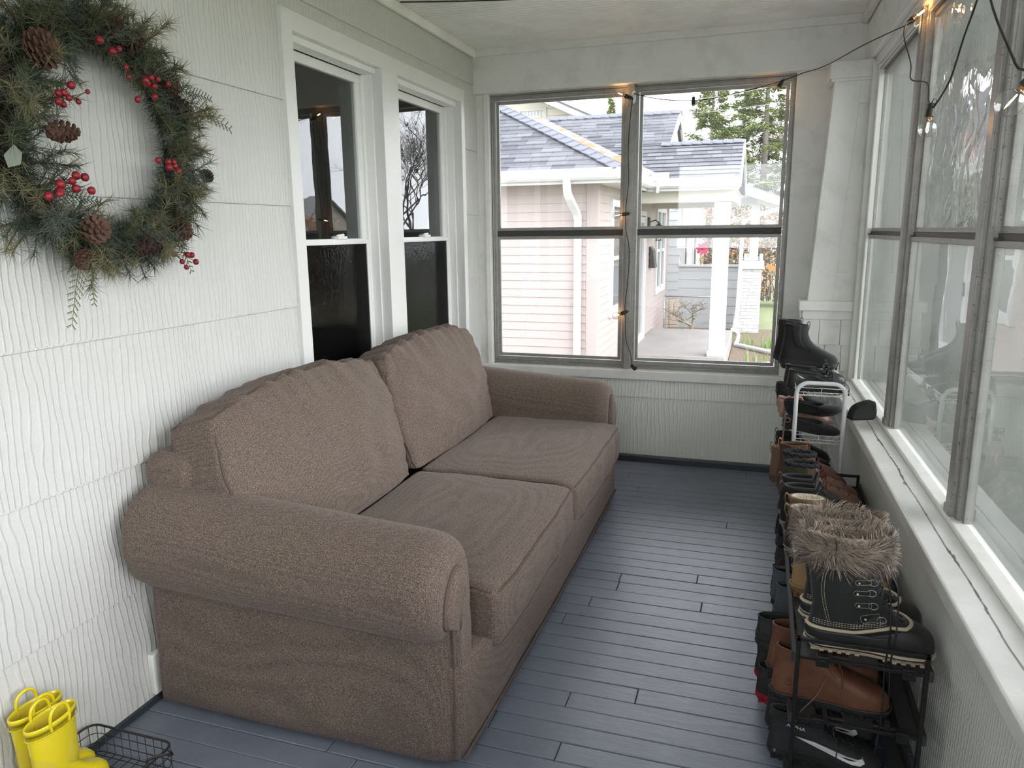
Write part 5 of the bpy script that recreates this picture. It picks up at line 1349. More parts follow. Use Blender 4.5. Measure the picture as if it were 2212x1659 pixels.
for i in range(10):
    x = x0 + (x1 - x0) * (i + .5) / 10; mb.tube([(x, y0, z1), (x, y0, z0), (x, y1, z0), (x, y1, z1)], .0014, 5)
for i in range(17):
    y = y0 + (y1 - y0) * (i + .5) / 17; mb.tube([(x0, y, z1), (x0, y, z0), (x1, y, z0), (x1, y, z1)], .0014, 5)
mb.build('wire_mesh', BW, wb, smooth=True)
MB().tube(catmull([(x1 - .02, y1 - .08, z1), (x1 + .012, y1 - .06, z1 + .01), (x1 + .02, y1 - .03, z1 - .01), (x1 - .01, y1 - .01, z1 - .02)], 5), .004, 6).build('latch', BW, wb, smooth=True)
sneaker((.225, 1.01, .014), math.radians(95), 'small black shoe at the bottom left edge beside the yellow rain boots', MESH, BLKR, lace=BLKL, L=.19, H=.085)
# ================================================================ OUTDOORS
def gz(x, y): return -.62 - .032 * max(0, min(8, y - 11)) + .01 * math.sin(x * .9 + y * .5)
# ---- ground
mb = MB(); NX, NY = 60, 70
xs = [-30 + 90 * (i / NX) for i in range(NX + 1)]; ys = [-25 + 110 * (j / NY) for j in range(NY + 1)]
for y in ys:
    for x in xs: mb.v.append((x, y, gz(x, y)))
for j in range(NY):
    for i in range(NX):
        a = j * (NX + 1) + i; mb.f.append((a, a + 1, a + NX + 2, a + NX + 1)); mb.m.append(0)
def lawn_mat():
    m, t, b = nt('spring lawn')
    v = coord(t); n = tex_noise(t, v, .55, 5, .6); f = tex_noise(t, v, 60, 3, .7)
    c = mix_rgb(t, ramp(t, n, [(.35, 0.0), (.65, 1.0)]), (.16, .20, .085), (.23, .23, .13))
    c = mix_rgb(t, ramp(t, f, [(.35, 0.0), (.7, .8)]), c, (.30, .34, .19))
    t.links.new(c, b.inputs['Base Color']); b.inputs['Roughness'].default_value = 1; bump(t, b, f, 1, .03); return m
struct('ground_lawn', mb, lawn_mat(), smooth=True)
CONC = M('pale concrete', (.60, .55, .52), .85, var=(1.6, (.52, .48, .455), .35, .7), bmp=(40, .4, .004))
def slab(name, pts, z0, z1, mat=CONC, **k): return struct(name, MB().prism(pts, 'z', z0, z1), mat, **k)
slab('path_along_porch', [(2.9, -6), (4.3, -6), (4.05, 4.6), (3.15, 6.4), (2.9, 6.4)], -.75, -.60)
slab('path_sidewalk', [(9.5, -24), (11, -24), (11, 70), (9.5, 70)], -.9, -.64)
slab('ground_street', [(13.5, -24), (21, -24), (21, 80), (13.5, 80)], -1.0, -.70, M('asphalt', (.16, .16, .165), .9))
slab('path_driveway', [(-7, 5.2), (2.4, 5.2), (2.4, 8.2), (-7, 8.2)], -.8, -.605)
slab('path_front_walk', [(2.4, 10.2), (9.5, 10.2), (9.5, 11.3), (2.4, 11.3)], -.8, -.606)
SOIL = M('mulch bed', (.11, .075, .05), 1, var=(30, (.22, .17, .12), .45, .6), bmp=(60, 1, .02))
slab('ground_mulch_bed', [(1.41, 11.3), (2.9, 11.3), (2.9, 16.6), (-.05, 16.6), (-.05, 14.2), (1.41, 14.2)], -1, -.60, SOIL)

# ---- materials
def lap_mat(name, col, var):
    m, t, b = nt(name); v = coord(t)
    n = tex_noise(t, v, .8, 4, .6)
    t.links.new(mix_rgb(t, ramp(t, n, [(.35, 0.0), (.7, 1.0)]), col, var), b.inputs['Base Color']); b.inputs['Roughness'].default_value = .5
    return m
PINK = lap_mat('blush vinyl siding', (.31, .262, .25), (.295, .25, .24))
WHITE_LAP = lap_mat('white aluminium siding', (.40, .405, .42), (.375, .385, .40))
CREAM = lap_mat('cream siding', (.46, .42, .35), (.43, .40, .34))
WH = M('white outdoor trim', (.44, .44, .45), .45)
WH2 = M('off white soffit', (.40, .38, .34), .6)
DARKGL = M('dark exterior window glass', (.09, .095, .10), .08)
def shingle_mat():
    m, t, b = nt('grey asphalt shingles')
    br = t.nodes.new('ShaderNodeTexBrick'); t.links.new(coord(t), br.inputs['Vector'])
    br.inputs['Scale'].default_value = 1; br.inputs['Brick Width'].default_value = .27; br.inputs['Row Height'].default_value = .128
    br.inputs['Mortar Size'].default_value = .003; br.inputs['Color1'].default_value = (.034, .036, .050, 1); br.inputs['Color2'].default_value = (.115, .115, .130, 1)
    br.inputs['Mortar'].default_value = (.012, .012, .016, 1); br.offset = .37; br.squash = .8; br.squash_frequency = 3
    f = tex_noise(t, coord(t), 160, 2, .7)
    c = mix_rgb(t, ramp(t, f, [(.35, 0.0), (.7, .3)]), br.outputs['Color'], (.24, .235, .24))
    t.links.new(c, b.inputs['Base Color']); b.inputs['Roughness'].default_value = .95; b.inputs['Specular IOR Level'].default_value = .2; bump(t, b, f, .4, .003); return m
SHING = shingle_mat()

def lap_wall(mb, u0, u1, z0, z1, h, place, holes=(), out=.012):
    z = z0; 
    while z < z1 - .005:
        t = min(z + h, z1)
        spans = [(u0, u1)]
        zc = (z + t) / 2
        for a, b, c, d in holes:
            if c < zc < d:
                ns = []
                for p, q in spans:
                    if q <= a or p >= b: ns.append((p, q)); continue
                    if p < a: ns.append((p, a))
                    if q > b: ns.append((b, q))
                spans = ns
        for p, q in spans:
            mb.hexa([place(p, out, z), place(q, out, z), place(q, -.03, z), place(p, -.03, z)], [place(p, .002, t), place(q, .002, t), place(q, -.03, t), place(p, -.03, t)])
        z = t
def roof_rows(mb, P, left, right, d0, d1, step=.128, th=.012):
    """P(d, s) -> point on the slope; rows lap upward"""
    d = d0
    while d < d1 - 1e-4:
        e = min(d + step, d1)
        A = [P(d, left(d), th), P(d, right(d), th), P(d, right(d), -.05), P(d, left(d), -.05)]
        B = [P(e, left(e), .0), P(e, right(e), .0), P(e, right(e), -.05), P(e, left(e), -.05)]
        mb.hexa(A, B); d = e

house = thing('pink_house', 'pale pink sided bungalow with grey shingle roof and small concrete porch across the driveway', 'house', (-.07, 9, -.7), world=True)
HX, HY = -.07, 9.0
mb = MB(); lap_wall(mb, -7, HX - .07, -.66, 2.07, .104, lambda u, o, z: (u, HY - o, z)); mb.box(-7, HX, HY + .01, 16.3, -.7, 2.07)
mb.build('side_wall', PINK, house)
MB().box(HX - .13, HX + .016, HY - .016, HY + .10, -.66, 2.07).build('corner_post', PINK, house, bevel=.004); MB().box(HX - .1, HX + .016, 16.2, 16.3, -.66, 2.07).build('corner_post', PINK, house, bevel=.004)
W1 = (9.78, 10.95, .36, 1.90); W2 = (14.25, 15.6, .30, 1.92); DR = (11.55, 12.75, -.32, 1.78)
mb = MB(); lap_wall(mb, HY + .10, 16.2, -.66, 2.07, .104, lambda u, o, z: (HX + o - .004, u, z), [W1, W2, DR]); mb.build('front_wall', PINK, house)
for (a, b, c, d) in (W1, W2):
    mb = MB(); T = lambda u, dd, z: (HX + .045 - dd, u, z); sash_frame(mb, T, a, b, c, d, .09, 0, .06); sash_frame(mb, T, a + .08, b - .08, c + .08, (c + d) / 2 + .03, .05, .01, .05)
    if a > 14: mb.box(HX - .01, HX + .035, (a + b) / 2 - .05, (a + b) / 2 + .05, c + .05, d - .05)
    f = mb.build('window', WH, house, bevel=.004)
    MB().box(HX - .02, HX + .004, a + .05, b - .05, c + .05, d - .05).build('pane', DARKGL, f)
a, b, c, d = DR
mb = MB(); sash_frame(mb, T, a - .02, b + .02, c, d + .03, .08, -.01, .06); fr = mb.build('door', WH, house, bevel=.004)
mb = MB(); sash_frame(mb, T, a + .07, b - .07, c + .02, d - .06, .10, 0, .05); mb.build('storm_door_frame', WH, fr, bevel=.004)
MB().box(HX - .02, HX + .012, a + .15, b - .15, c + .12, d - .15).build('pane', M('storm door screen', (.16, .16, .165), .4), fr)
MB().box(HX + .045, HX + .07, a + .12, a + .14, .55, .75).build('handle', M('black metal', (.02, .02, .02), .4), fr)
# mailbox and lantern on the front wall
mb = MB().hexa([(HX + .02, 13.45, .84), (HX + .12, 13.45, .84), (HX + .12, 13.75, .84), (HX + .02, 13.75, .84)], [(HX + .02, 13.45, 1.22), (HX + .08, 13.45, 1.14), (HX + .08, 13.75, 1.14), (HX + .02, 13.75, 1.22)])
tag(mb.build('mailbox', M('mailbox dark metal', (.035, .03, .03), .4, .4), bevel=.006), 'small dark metal mailbox on the pink house wall beside its door', 'mailbox')
lt = thing('porch_lantern', 'black wall lantern mounted on the pink house beside the front door', 'wall lamp', (HX, 13.3, 1.6), world=True)
MB().box(HX + .01, HX + .04, 13.22, 13.36, 1.42, 1.72).build('back_plate', MATS['black metal'], lt, bevel=.004)
MB().tube([(HX + .03, 13.29, 1.64), (HX + .12, 13.29, 1.67), (HX + .19, 13.29, 1.63)], .012, 6).build('arm', MATS['black metal'], lt)
MB().lathe([(.012, .16), (.03, .13), (.09, .08), (.085, .07)], (HX + .19, 13.29, 1.47), 8).build('lantern_roof', MATS['black metal'], lt)
mb = MB()
for i in range(4):
    q = PI / 4 + i * PI / 2; mb.tube([(HX + .19 + .07 * math.cos(q), 13.29 + .07 * math.sin(q), 1.54), (HX + .19 + .05 * math.cos(q), 13.29 + .05 * math.sin(q), 1.33)], .006, 4)
mb.box(HX + .14, HX + .24, 13.24, 13.34, 1.32, 1.335); mb.build('lantern_cage', MATS['black metal'], lt)
MB().lathe([(.045, -.07), (.06, .06)], (HX + .19, 13.29, 1.42), 4).build('lantern_glass', M('frosted lamp glass', (.5, .5, .48), .3), lt)

EX, EY, EZ = .26, 8.6, 2.205      # eave corner, eave height
PY = 10.8                          # porch eave
S = .5
# soffit / fascia / gutters
mb = MB(); mb.box(-7.2, EX - .021, EY + .021, HY + .02, 2.05, 2.07); mb.box(HX + .001, EX - .022, HY + .021, 16.4, 2.05, 2.07); mb.box(EX - .019, 1.46, PY + .021, 14.4, 2.042, 2.062)
mb.build('soffit', WH2, house)
def gutter_prof(d): return [(0, .0), (0, -.125), (.055, -.125), (.085, -.10), (.092, -.05), (.115, -.012), (.115, 0), (.105, 0), (.10, -.012), (.02, -.03), (.02, 0)]
def gutter(name, a, b, nrm, z=EZ - .01):
    rings = []
    for p in (a, b): rings.append([(p[0] + nrm[0] * q, p[1] + nrm[1] * q, z + h) for q, h in gutter_prof(0)])
    return MB().loft(rings).build(name, WH, house)
gutter('gutter', (-7.2, EY), (EX + .11, EY), (0, -1)); gutter('gutter', (EX, EY - .11), (EX, PY), (1, 0)); gutter('gutter', (EX, PY), (1.50, PY), (0, -1))
mb = MB(); mb.box(-7.2, EX, EY, EY + .02, 2.035, 2.2); mb.box(EX - .02, EX - .0005, EY + .0205, PY, 2.035, 2.2); mb.box(EX, 1.5, PY, PY + .02, 2.03, 2.2)
mb.build('fascia', WH, house)
mb = MB(); mb.box(EX + .02, EX + .30, PY - .02, PY - .005, 2.19, 2.28); mb.box(EX + .015, EX + .03, PY - .2, PY - .01, 2.19, 2.28)
mb.build('splash_guard', WH, house)
# slopes
mb = MB()
roof_rows(mb, lambda d, s, o=0: (s, EY - .05 + d, EZ + S * (d - .05) + o), lambda d: -7.2, lambda d: EX - d + .05, 0, 3.3)
mb.build('roof', SHING, house)
mb = MB()      # street side hip strip
roof_rows(mb, lambda d, s, o=0: (EX + .05 - d, s, EZ + S * (d - .05) + o), lambda d: EY - .05 + d, lambda d: max(PY + d - .05, EY + d), 0, 2.6)
hs = mb.build('roof', SHING, house)
mb = MB()
rg = lambda d: 1.5 if d < 1.22 else .42
lf = lambda d: EX - d + .05
roof_rows(mb, lambda d, s, o=0: (s, PY - .05 + d, EZ + S * (d - .05) + o), lf, lambda d: 1.5, 0, 1.22)
roof_rows(mb, lambda d, s, o=0: (s, PY - .05 + d, EZ + S * (d - .05) + o), lf, lambda d: .42, 1.22, 2.55)
mb.hexa([(EX - 2.5, 13.3, 3.30), (.42, 13.3, 3.30), (.42, 15.8, 2.1), (EX - 2.5, 15.8, 2.1)], [(EX - 2.5, 13.3, 3.45), (.42, 13.3, 3.45), (.42, 15.8, 2.2), (EX - 2.5, 15.8, 2.2)])
mb.hexa([(.3, 11.97, 2.70), (1.5, 11.97, 2.70), (1.5, 14.4, 2.1), (.3, 14.4, 2.1)], [(.3, 11.97, 2.80), (1.5, 11.97, 2.80), (1.5, 14.4, 2.2), (.3, 14.4, 2.2)])
mb.build('roof', SHING, house)
CAP = M('ridge cap shingles', (.115, .12, .145), .95, var=(60, (.075, .08, .095), .4, .65))
rn = random.Random(2)
def cap_run(a, b, wdir, w, drop, n):
    mb = MB()
    a, b = Vector(a), Vector(b); dv = (b - a) / n; wd = Vector(wdir)
    for i in range(n):
        p = a + dv * i; q = a + dv * (i + 1.05); w1 = w * rn.uniform(.97, 1.03)
        lift = Vector((0, 0, .022)); 
        for s in (-1, 1):
            e = wd * w1 * s - Vector((0, 0, drop if s else 0))
            A = [p + lift, p + lift + e, p + e + Vector((0, 0, .008)), p + Vector((0, 0, .008))]
            B = [q + lift * .3, q + lift * .3 + e, q + e, q]
            mb.hexa(A, B)
    mb.build('ridge_cap', CAP, house)
cap_run((EX + .05, EY - .05, EZ + .0), (EX - 3.2, EY + 3.2, EZ + 1.63), (.5, .5, 0), .17, .040, 26)
cap_run((EX - 2.5, 13.28, 3.455), (.44, 13.28, 3.455), (0, 1, 0), .15, .07, 18)
cap_run((.30, 11.97, 2.80), (1.51, 11.97, 2.80), (0, 1, 0), .14, .06, 8)
mb = MB()
p0 = Vector((EX - .02, PY + .02, EZ + .03)); q0 = Vector((EX - 2.45, PY + 2.45, EZ + 1.26)); dv = Vector((.10, -.02, .0))
for i in range(24):
    a = p0.lerp(q0, i / 24); b = p0.lerp(q0, (i + .92) / 24); s = .14
    mb.hexa([a + Vector((-s * .1, -s, .0)), a + Vector((s, .0, .03)), a + Vector((s, .0, .045)), a + Vector((-s * .1, -s, .015))], [b + Vector((-s * .1, -s, .0)), b + Vector((s, .0, .03)), b + Vector((s, .0, .045)), b + Vector((-s * .1, -s, .015))])
VAL = M('valley flashing with rust', (.20, .20, .21), .7, var=(4.5, (.30, .085, .03), .50, .56))
mb.build('valley_flashing', VAL, house)
# gable triangle and rakes
g = .40
mb = MB().add([(g - .05, 10.7, 2.15), (g - .05, 13.3, 3.40), (g - .05, 15.8, 2.15), (g - .12, 10.7, 2.15), (g - .12, 13.3, 3.40), (g - .12, 15.8, 2.15)], [(0, 1, 2), (5, 4, 3), (0, 1, 4, 3), (1, 2, 5, 4), (2, 0, 3, 5)])
mb.build('gable', WH2, house)
mb = MB()
for (a, b) in (((10.7, 2.155), (13.3, 3.455)), ((13.3, 3.455), (15.8, 2.205))):
    mb.hexa([(g, a[0], a[1] - .15), (g + .035, a[0], a[1] - .15), (g + .035, b[0], b[1] - .15), (g, b[0], b[1] - .15)], [(g, a[0], a[1]), (g + .035, a[0], a[1]), (g + .035, b[0], b[1]), (g, b[0], b[1])])
for (a, b) in (((10.76, 2.19), (11.97, 2.80)), ((11.97, 2.80), (14.4, 2.2))):
    mb.hexa([(1.50, a[0], a[1] - .13), (1.525, a[0], a[1] - .13), (1.525, b[0], b[1] - .13), (1.50, b[0], b[1] - .13)], [(1.50, a[0], a[1]), (1.525, a[0], a[1]), (1.525, b[0], b[1]), (1.50, b[0], b[1])])
mb.build('rake_board', WH, house)
# porch beam, post, slab
mb = MB().box(HX, 1.44, 11.0, 11.24, 1.88, 2.04); mb.box(1.2, 1.438, 11.241, 14.2, 1.882, 2.04); mb.box(HX, 1.199, 13.9, 14.1, 1.88, 2.04)
mb.build('porch_beam', WH2, house, bevel=.004)
mb = MB().box(1.165, 1.385, 11.04, 11.26, -.30, 1.879); mb.box(1.145, 1.405, 11.02, 11.28, -.3149, -.23); mb.build('porch_post', WH, house, bevel=.006)
MB().box(HX, 1.40, 10.98, 14.1, -.80, -.315).build('porch_slab', M('porch slab grey paint', (.25, .23, .22), .7, var=(2, (.21, .195, .19), .4, .7)), house, bevel=.01)
# downspout on the side wall
mb = MB()
def rect_tube(mb, pts, w, d, side=(1, 0, 0)):
    sd = Vector(side); pts = [Vector(p) for p in pts]; rings = []
    for i, p in enumerate(pts):
        dr = (pts[min(i + 1, len(pts) - 1)] - pts[max(i - 1, 0)]).normalized(); n = dr.cross(sd).normalized()
        rings.append([p + sd * w / 2 + n * d / 2, p - sd * w / 2 + n * d / 2, p - sd * w / 2 - n * d / 2, p + sd * w / 2 - n * d / 2])
    mb.loft(rings)
rect_tube(mb, catmull([(-.335, 8.56, 2.10), (-.335, 8.56, 1.98), (-.325, 8.62, 1.88), (-.30, 8.87, 1.72), (-.295, 8.93, 1.62), (-.295, 8.935, 1.5), (-.295, 8.935, -.62)], 3), .082, .065)
for z in (1.42,): mb.box(-.342, -.248, 8.895, 8.99, z, z + .10)
mb.build('downspout', WH, house, bevel=.006)

# ---- white house beyond
wh = thing('white_house', 'white lap-sided house with an open front porch beyond the pink one', 'house', (1, 17, -.8), world=True)
WY = 17.0; k = (WY) / 18.0
mb = MB()
lap_wall(mb, -.35, .115, .0, 2.0, .19, lambda u, o, z: (u, WY - .03 - o, z)); lap_wall(mb, .10, 1.62, -.72, .70, .19, lambda u, o, z: (u, WY - o, z))
lap_wall(mb, -2.2, .13, -.1, 2.3, .19, lambda u, o, z: (u, WY + .3 - o, z))
mb.build('wall', WHITE_LAP, wh)
MB().box(.10, 1.66, WY - .06, WY + .12, .70, .745).build('porch_rail_cap', WH, wh, bevel=.004)
mb = MB(); mb.box(-.4, 1.70, WY - .04, WY + .2, 2.0, 2.15); mb.box(.10, .9, WY - .06, WY, 1.965, 2.0); mb.box(-.06, .12, WY - .10, WY, 1.99, 2.08); mb.build('porch_header', WH, wh, bevel=.004)
mb = MB(); rnk = random.Random(8)
mb.box(-2.2, .14, WY - .02, WY + .25, -.95, -.0)
z = -.85
for row in range(3):
    x = -.36
    while x < .12:
        w_ = rnk.uniform(.28, .42); mb.box(x, min(x + w_ - .015, .13), WY - .06, WY - .01, z, z + .25); x += w_
    z += .27
mb.build('foundation', M('tan block foundation', (.52, .46, .38), .9, var=(4, (.58, .42, .36), .45, .7)), wh)
# porch interior: back wall, door and window
mb = MB(); mb.box(-1, 0.05, WY + .1, WY + 6, -.6, 2.6); lap_wall(mb, WY + .1, WY + 6, -.3, 2.1, .2, lambda u, o, z: (.10 + o, u, z)); mb.box(-1, 1.75, WY + .1, WY + 6, -.6, -.3); mb.build('porch_wall', WHITE_LAP, wh)
for (a, b) in ((WY + .7, WY + 1.4), (WY + 3.2, WY + 4.1)):
    f = MB().box(.10, .15, a, b, -.1, 1.75).build('window', WH, wh); MB().box(.14, .158, a + .18, b - .18, .1, 1.6).build('pane', DARKGL, f)
# brick pier with short column
pr = MB()
bx = lambda z: lerp(1.30, 1.475, (z + .85) / 1.55)
zz = -.85; row = 0; rb_ = random.Random(5)
while zz < .70:
    x0 = bx(zz); x1 = 1.865; x = x0 - (row % 2) * .1
    while x < x1:
        a, b = max(x, x0), min(x + .2, x1)
        if b - a > .01: pr.box(a + .004, b - .004, 16.0 - rb_.uniform(0, .006), 16.5, zz + .004, zz + .063)
        x += .205
    zz += .068; row += 1
for i in range(1): pr.hexa([(bx(-.85) + .006, 16.008, -.85), (1.86, 16.008, -.85), (1.86, 16.49, -.85), (bx(-.85) + .006, 16.49, -.85)], [(bx(.7) + .006, 16.008, .7), (1.86, 16.008, .7), (1.86, 16.49, .7), (bx(.7) + .006, 16.49, .7)])
pr.build('brick_pier', M('white painted brick', (.46, .46, .46), .8, var=(9, (.40, .40, .40), .4, .7)), wh)
mb = MB().box(1.44, 1.90, 15.95, 16.52, .70, .86); mb.box(1.57, 1.80, 16.1, 16.4, .86, .95); mb.box(1.60, 1.77, 16.13, 16.36, .9, 2.0); mb.box(1.50, 1.57, 16.05, 16.4, .86, 1.0); mb.box(1.80, 1.87, 16.05, 16.4, .86, 1.0)
mb.build('porch_column', WH, wh, bevel=.01)
# porch roof of the white house, sloping down to the right
z_ = lambda x: 2.36 - .37 * (x - 1.33)
mb = MB().hexa([(1.0, 15.6, z_(1.0)), (2.6, 15.6, z_(2.6)), (2.6, 20, z_(2.6)), (1.0, 20, z_(1.0))], [(1.0, 15.6, z_(1.0) + .05), (2.6, 15.6, z_(2.6) + .05), (2.6, 20, z_(2.6) + .05), (1.0, 20, z_(1.0) + .05)])
mb.build('porch_roof', SHING, wh)
mb = MB().hexa([(1.0, 15.56, z_(1.0) - .17), (2.6, 15.56, z_(2.6) - .11), (2.6, 15.6, z_(2.6) - .11), (1.0, 15.6, z_(1.0) - .17)], [(1.0, 15.56, z_(1.0) + .02), (2.6, 15.56, z_(2.6) + .02), (2.6, 15.6, z_(2.6) + .02), (1.0, 15.6, z_(1.0) + .02)])
mb.build('rake_board', WH, wh)
MB().hexa([(1.0, 15.6, z_(1.0) - .14), (2.6, 15.6, z_(2.6) - .06), (2.6, 20, z_(2.6) - .06), (1.0, 20, z_(1.0) - .14)], [(1.0, 15.6, z_(1.0) - .12), (2.6, 15.6, z_(2.6) - .04), (2.6, 20, z_(2.6) - .04), (1.0, 20, z_(1.0) - .12)]).build('soffit', WH2, wh)
# white downspout between the houses
mb = MB(); rect_tube(mb, catmull([(2.20, 15.0, 1.88), (1.85, 15.0, 1.79), (1.60, 15.0, 1.70), (1.50, 15.0, 1.63), (1.475, 15.0, 1.50), (1.465, 15.0, .9), (1.45, 14.9, 0), (1.44, 14.8, -.33)], 4), .075, .07, (0, 1, 0)); mb.build('downspout', WH, wh, bevel=.006)
mb = MB(); mb.tube(catmull([(1.36, 14.3, -.34), (1.46, 14.3, -.36), (1.50, 14.3, -.46), (1.47, 14.1, -.60), (1.55, 13.9, -.57), (1.8, 13.55, -.565), (2.15, 13.1, -.56), (2.6, 12.7, -.56)], 5), .045, 8)
tag(mb.build('drain_pipe', WH, smooth=True), 'white drain pipe lying across the mulch bed beside the concrete porch slab', 'drain pipe')
tag(MB().box(1.44, 2.0 - .22, 11.05, 11.75, -.61, -.565).build('stepping_slab', CONC, bevel=.01), 'square concrete slab lying beside the foot of the white porch post', 'paving slab')

# pinwheel
pw_ = thing('pinwheel', 'pink pinwheel flower standing behind the white porch rail', 'pinwheel', (.53, 18.0, .6), world=True)
PKM = M('pink pinwheel foil', (.50, .06, .14), .4)
mb = MB()
for i in range(8):
    a = i * PI / 4; ca, sa = math.cos(a), math.sin(a)
    R3 = Matrix.Rotation(a, 3, 'Y')
    q = [R3 @ Vector(p) for p in ((0, 0, 0), (.05, -.02, .04), (.055, -.035, .13), (.0, -.01, .15), (-.03, .0, .09))]
    c = Vector((.53, 18.0, 1.06)); mb.add([c + p for p in q] + [c + p + Vector((0, .004, 0)) for p in q], [(0, 1, 2, 3, 4), (9, 8, 7, 6, 5)] + [(j, (j + 1) % 5, 5 + (j + 1) % 5, 5 + j) for j in range(5)])
mb.build('petals', PKM, pw_)
MB().sphere((.53, 17.98, 1.06), .02).build('hub', MATS['black metal'], pw_); MB().tube([(.53, 18.01, .3), (.53, 18.01, 1.06)], .008, 6).build('stick', MATS['black metal'], pw_)

# ---- cream gable house far left
ch = thing('cream_house', 'cream gabled house with a lace-curtained attic window, behind the grey roof', 'house', (-4, 22, -.8), world=True)
GY = 22.0
top = lambda x: 5.18 - .457 * (x + 4.41)
mb = MB().prism([(-9.5, -.8), (-1.2, -.8), (-1.2, top(-1.2)), (-6.2, top(-6.2)), (-9.5, top(-2.9))], 'y', GY, GY + 5); mb.build('wall', CREAM, ch)
mb = MB()
for i in range(26):
    z = 1.0 + i * .2; xr = min(-1.2, -4.41 + (5.18 - z) / .457); mb.box(-9, xr - .02, GY - .012, GY, z, z + .014)
mb.build('lap_line', M('siding shadow gap', (.30, .28, .25), .8), ch)
f = MB(); sash_frame(f, lambda u, d, z: (u, GY - .03 + d, z), -5.22, -4.33, 4.1, 5.06, .09, 0, .05); f = f.build('window', WH2, ch)
mb = MB(); rings = []
for z in (4.15, 5.0): rings.append([(-5.16 + i * .02, GY - .004 + .012 * math.sin(i * 1.3), z) for i in range(39)] + [(-5.16 + i * .02, GY + .02, z) for i in range(38, -1, -1)])
mb.loft(rings).build('pane', M('lace curtain', (.33, .37, .40), .7), f)
mb = MB()
for sgn in (1,):
    for (x0, x1) in ((-6.2, -1.0),):
        mb.hexa([(x0, GY - .75, top(x0) - .02), (x1, GY - .75, top(x1) - .02), (x1, GY + 5, top(x1) - .02), (x0, GY + 5, top(x0) - .02)], [(x0, GY - .75, top(x0) + .16), (x1, GY - .75, top(x1) + .16), (x1, GY + 5, top(x1) + .16), (x0, GY + 5, top(x0) + .16)])
        mb.hexa([(-9.9, GY - .75, top(-2.5) - .02), (x0, GY - .75, top(x0) - .02), (x0, GY + 5, top(x0) - .02), (-9.9, GY + 5, top(-2.5) - .02)], [(-9.9, GY - .75, top(-2.5) + .16), (x0, GY - .75, top(x0) + .16), (x0, GY + 5, top(x0) + .16), (-9.9, GY + 5, top(-2.5) + .16)])
mb.build('eave', WH, ch)
mb = MB().hexa([(-6.2, GY - .80, top(-6.2) + .15), (-.95, GY - .80, top(-.95) + .15), (-.95, GY + 5, top(-.95) + .15), (-6.2, GY + 5, top(-6.2) + .15)], [(-6.2, GY - .80, top(-6.2) + .20), (-.95, GY - .80, top(-.95) + .20), (-.95, GY + 5, top(-.95) + .20), (-6.2, GY + 5, top(-6.2) + .20)])
mb.build('roof', M('dark roof edge', (.07, .07, .075), .9), ch)

# ================================================================ TREES AND PLANTS
def leafmat(name, a, b_, sc=3, tr=.25):
    m, t, b = nt(name)
    v = coord(t)
    t.links.new(mix_rgb(t, ramp(t, tex_noise(t, v, sc, 3, .6), [(.35, 0.0), (.65, 1.0)]), a, b_), b.inputs['Base Color'])
    b.inputs['Roughness'].default_value = .7; b.inputs['Specular IOR Level'].default_value = .2
    return m
SPR = leafmat('spruce needles', (.10, .135, .05), (.22, .24, .095), 2.2)
BARK = M('grey bark', (.16, .14, .125), .95, bmp=(20, .8, .02)); BARK_D = M('dark bark', (.07, .06, .055), .95)
def blade(mb, p, d, L, w, up=None):
    d = d.normalized(); s = d.cross(up or Vector((.1, .2, 1))); s = s.normalized() if s.length > 1e-5 else Vector((1, 0, 0))
    n = s.cross(d) * w * .35
    m = p + d * L * .45
    mb.add([p, m + s * w / 2, m + n, m - s * w / 2, p + d * L], [(0, 1, 2), (0, 2, 3), (1, 4, 2), (2, 4, 3)])
def spruce(name, x, y, h, rad, seed, label, dens=1.0, z0=-.8, low=.05, group=None):
    r = random.Random(seed); root = thing(name, label, 'tree', (x, y, z0), group=group)
    tk = MB(); tk.tube([(0, 0, 0), (.03, 0, h * .5), (0, 0, h)], [h * .016, h * .010, .01], 8); tk.build('trunk', BARK, root, smooth=True)
    br = MB(); lf = MB(); z = h * low
    while z < h * .985:
        f = 1 - z / h; L = rad * (f ** .75) * r.uniform(.8, 1.1)
        for k in range(r.randint(4, 6)):
            a = r.uniform(0, 2 * PI); Lk = L * r.uniform(.65, 1.12); dr = Vector((math.cos(a), math.sin(a), 0)); zz = z + r.uniform(-.12, .12)
            pts = []
            for q in range(7):
                t_ = q / 6; pts.append(Vector((0, 0, zz)) + dr * Lk * t_ + Vector((0, 0, Lk * (-.30 * t_ + .26 * t_ * t_))))
            br.tube(pts, [max(.004, .022 * (1 - i / 6) * (f + .3)) for i in range(7)], 4)
            n = int((8 + Lk * 15) * dens)
            for q in range(n):
                t_ = r.uniform(.18, 1) ** .8; i = min(5, int(t_ * 6)); p = pts[i].lerp(pts[i + 1], t_ * 6 - i)
                sd = dr.cross(Vector((0, 0, 1))) * r.choice((-1, 1)); ext = r.uniform(.03, .30) * (1.15 - t_) * min(1.3, Lk)
                e = p + sd * ext + dr * ext * .6 + Vector((0, 0, -.35 * ext - r.uniform(0, .20)))
                for _ in range(5):
                    blade(lf, e + Vector((r.uniform(-.06, .06), r.uniform(-.06, .06), r.uniform(-.05, .03))), dr * .8 + sd * r.uniform(-.4, 1.0) + Vector((r.uniform(-.3, .3), r.uniform(-.3, .3), r.uniform(-.5, .25))), r.uniform(.12, .24), .055)
        z += h * .015 * r.uniform(.8, 1.2) + .03
    br.build('branches', BARK, root, fixn=False)
    lf.build('foliage', SPR, root, fixn=False)['kind'] = 'stuff'
    return root
spruce('spruce_tree', -.15, 30, 9.3, 2.0, 4, 'spruce with a bare lower trunk above the pink porch ridge, left of the fuller spruce', 1.0, low=.38)
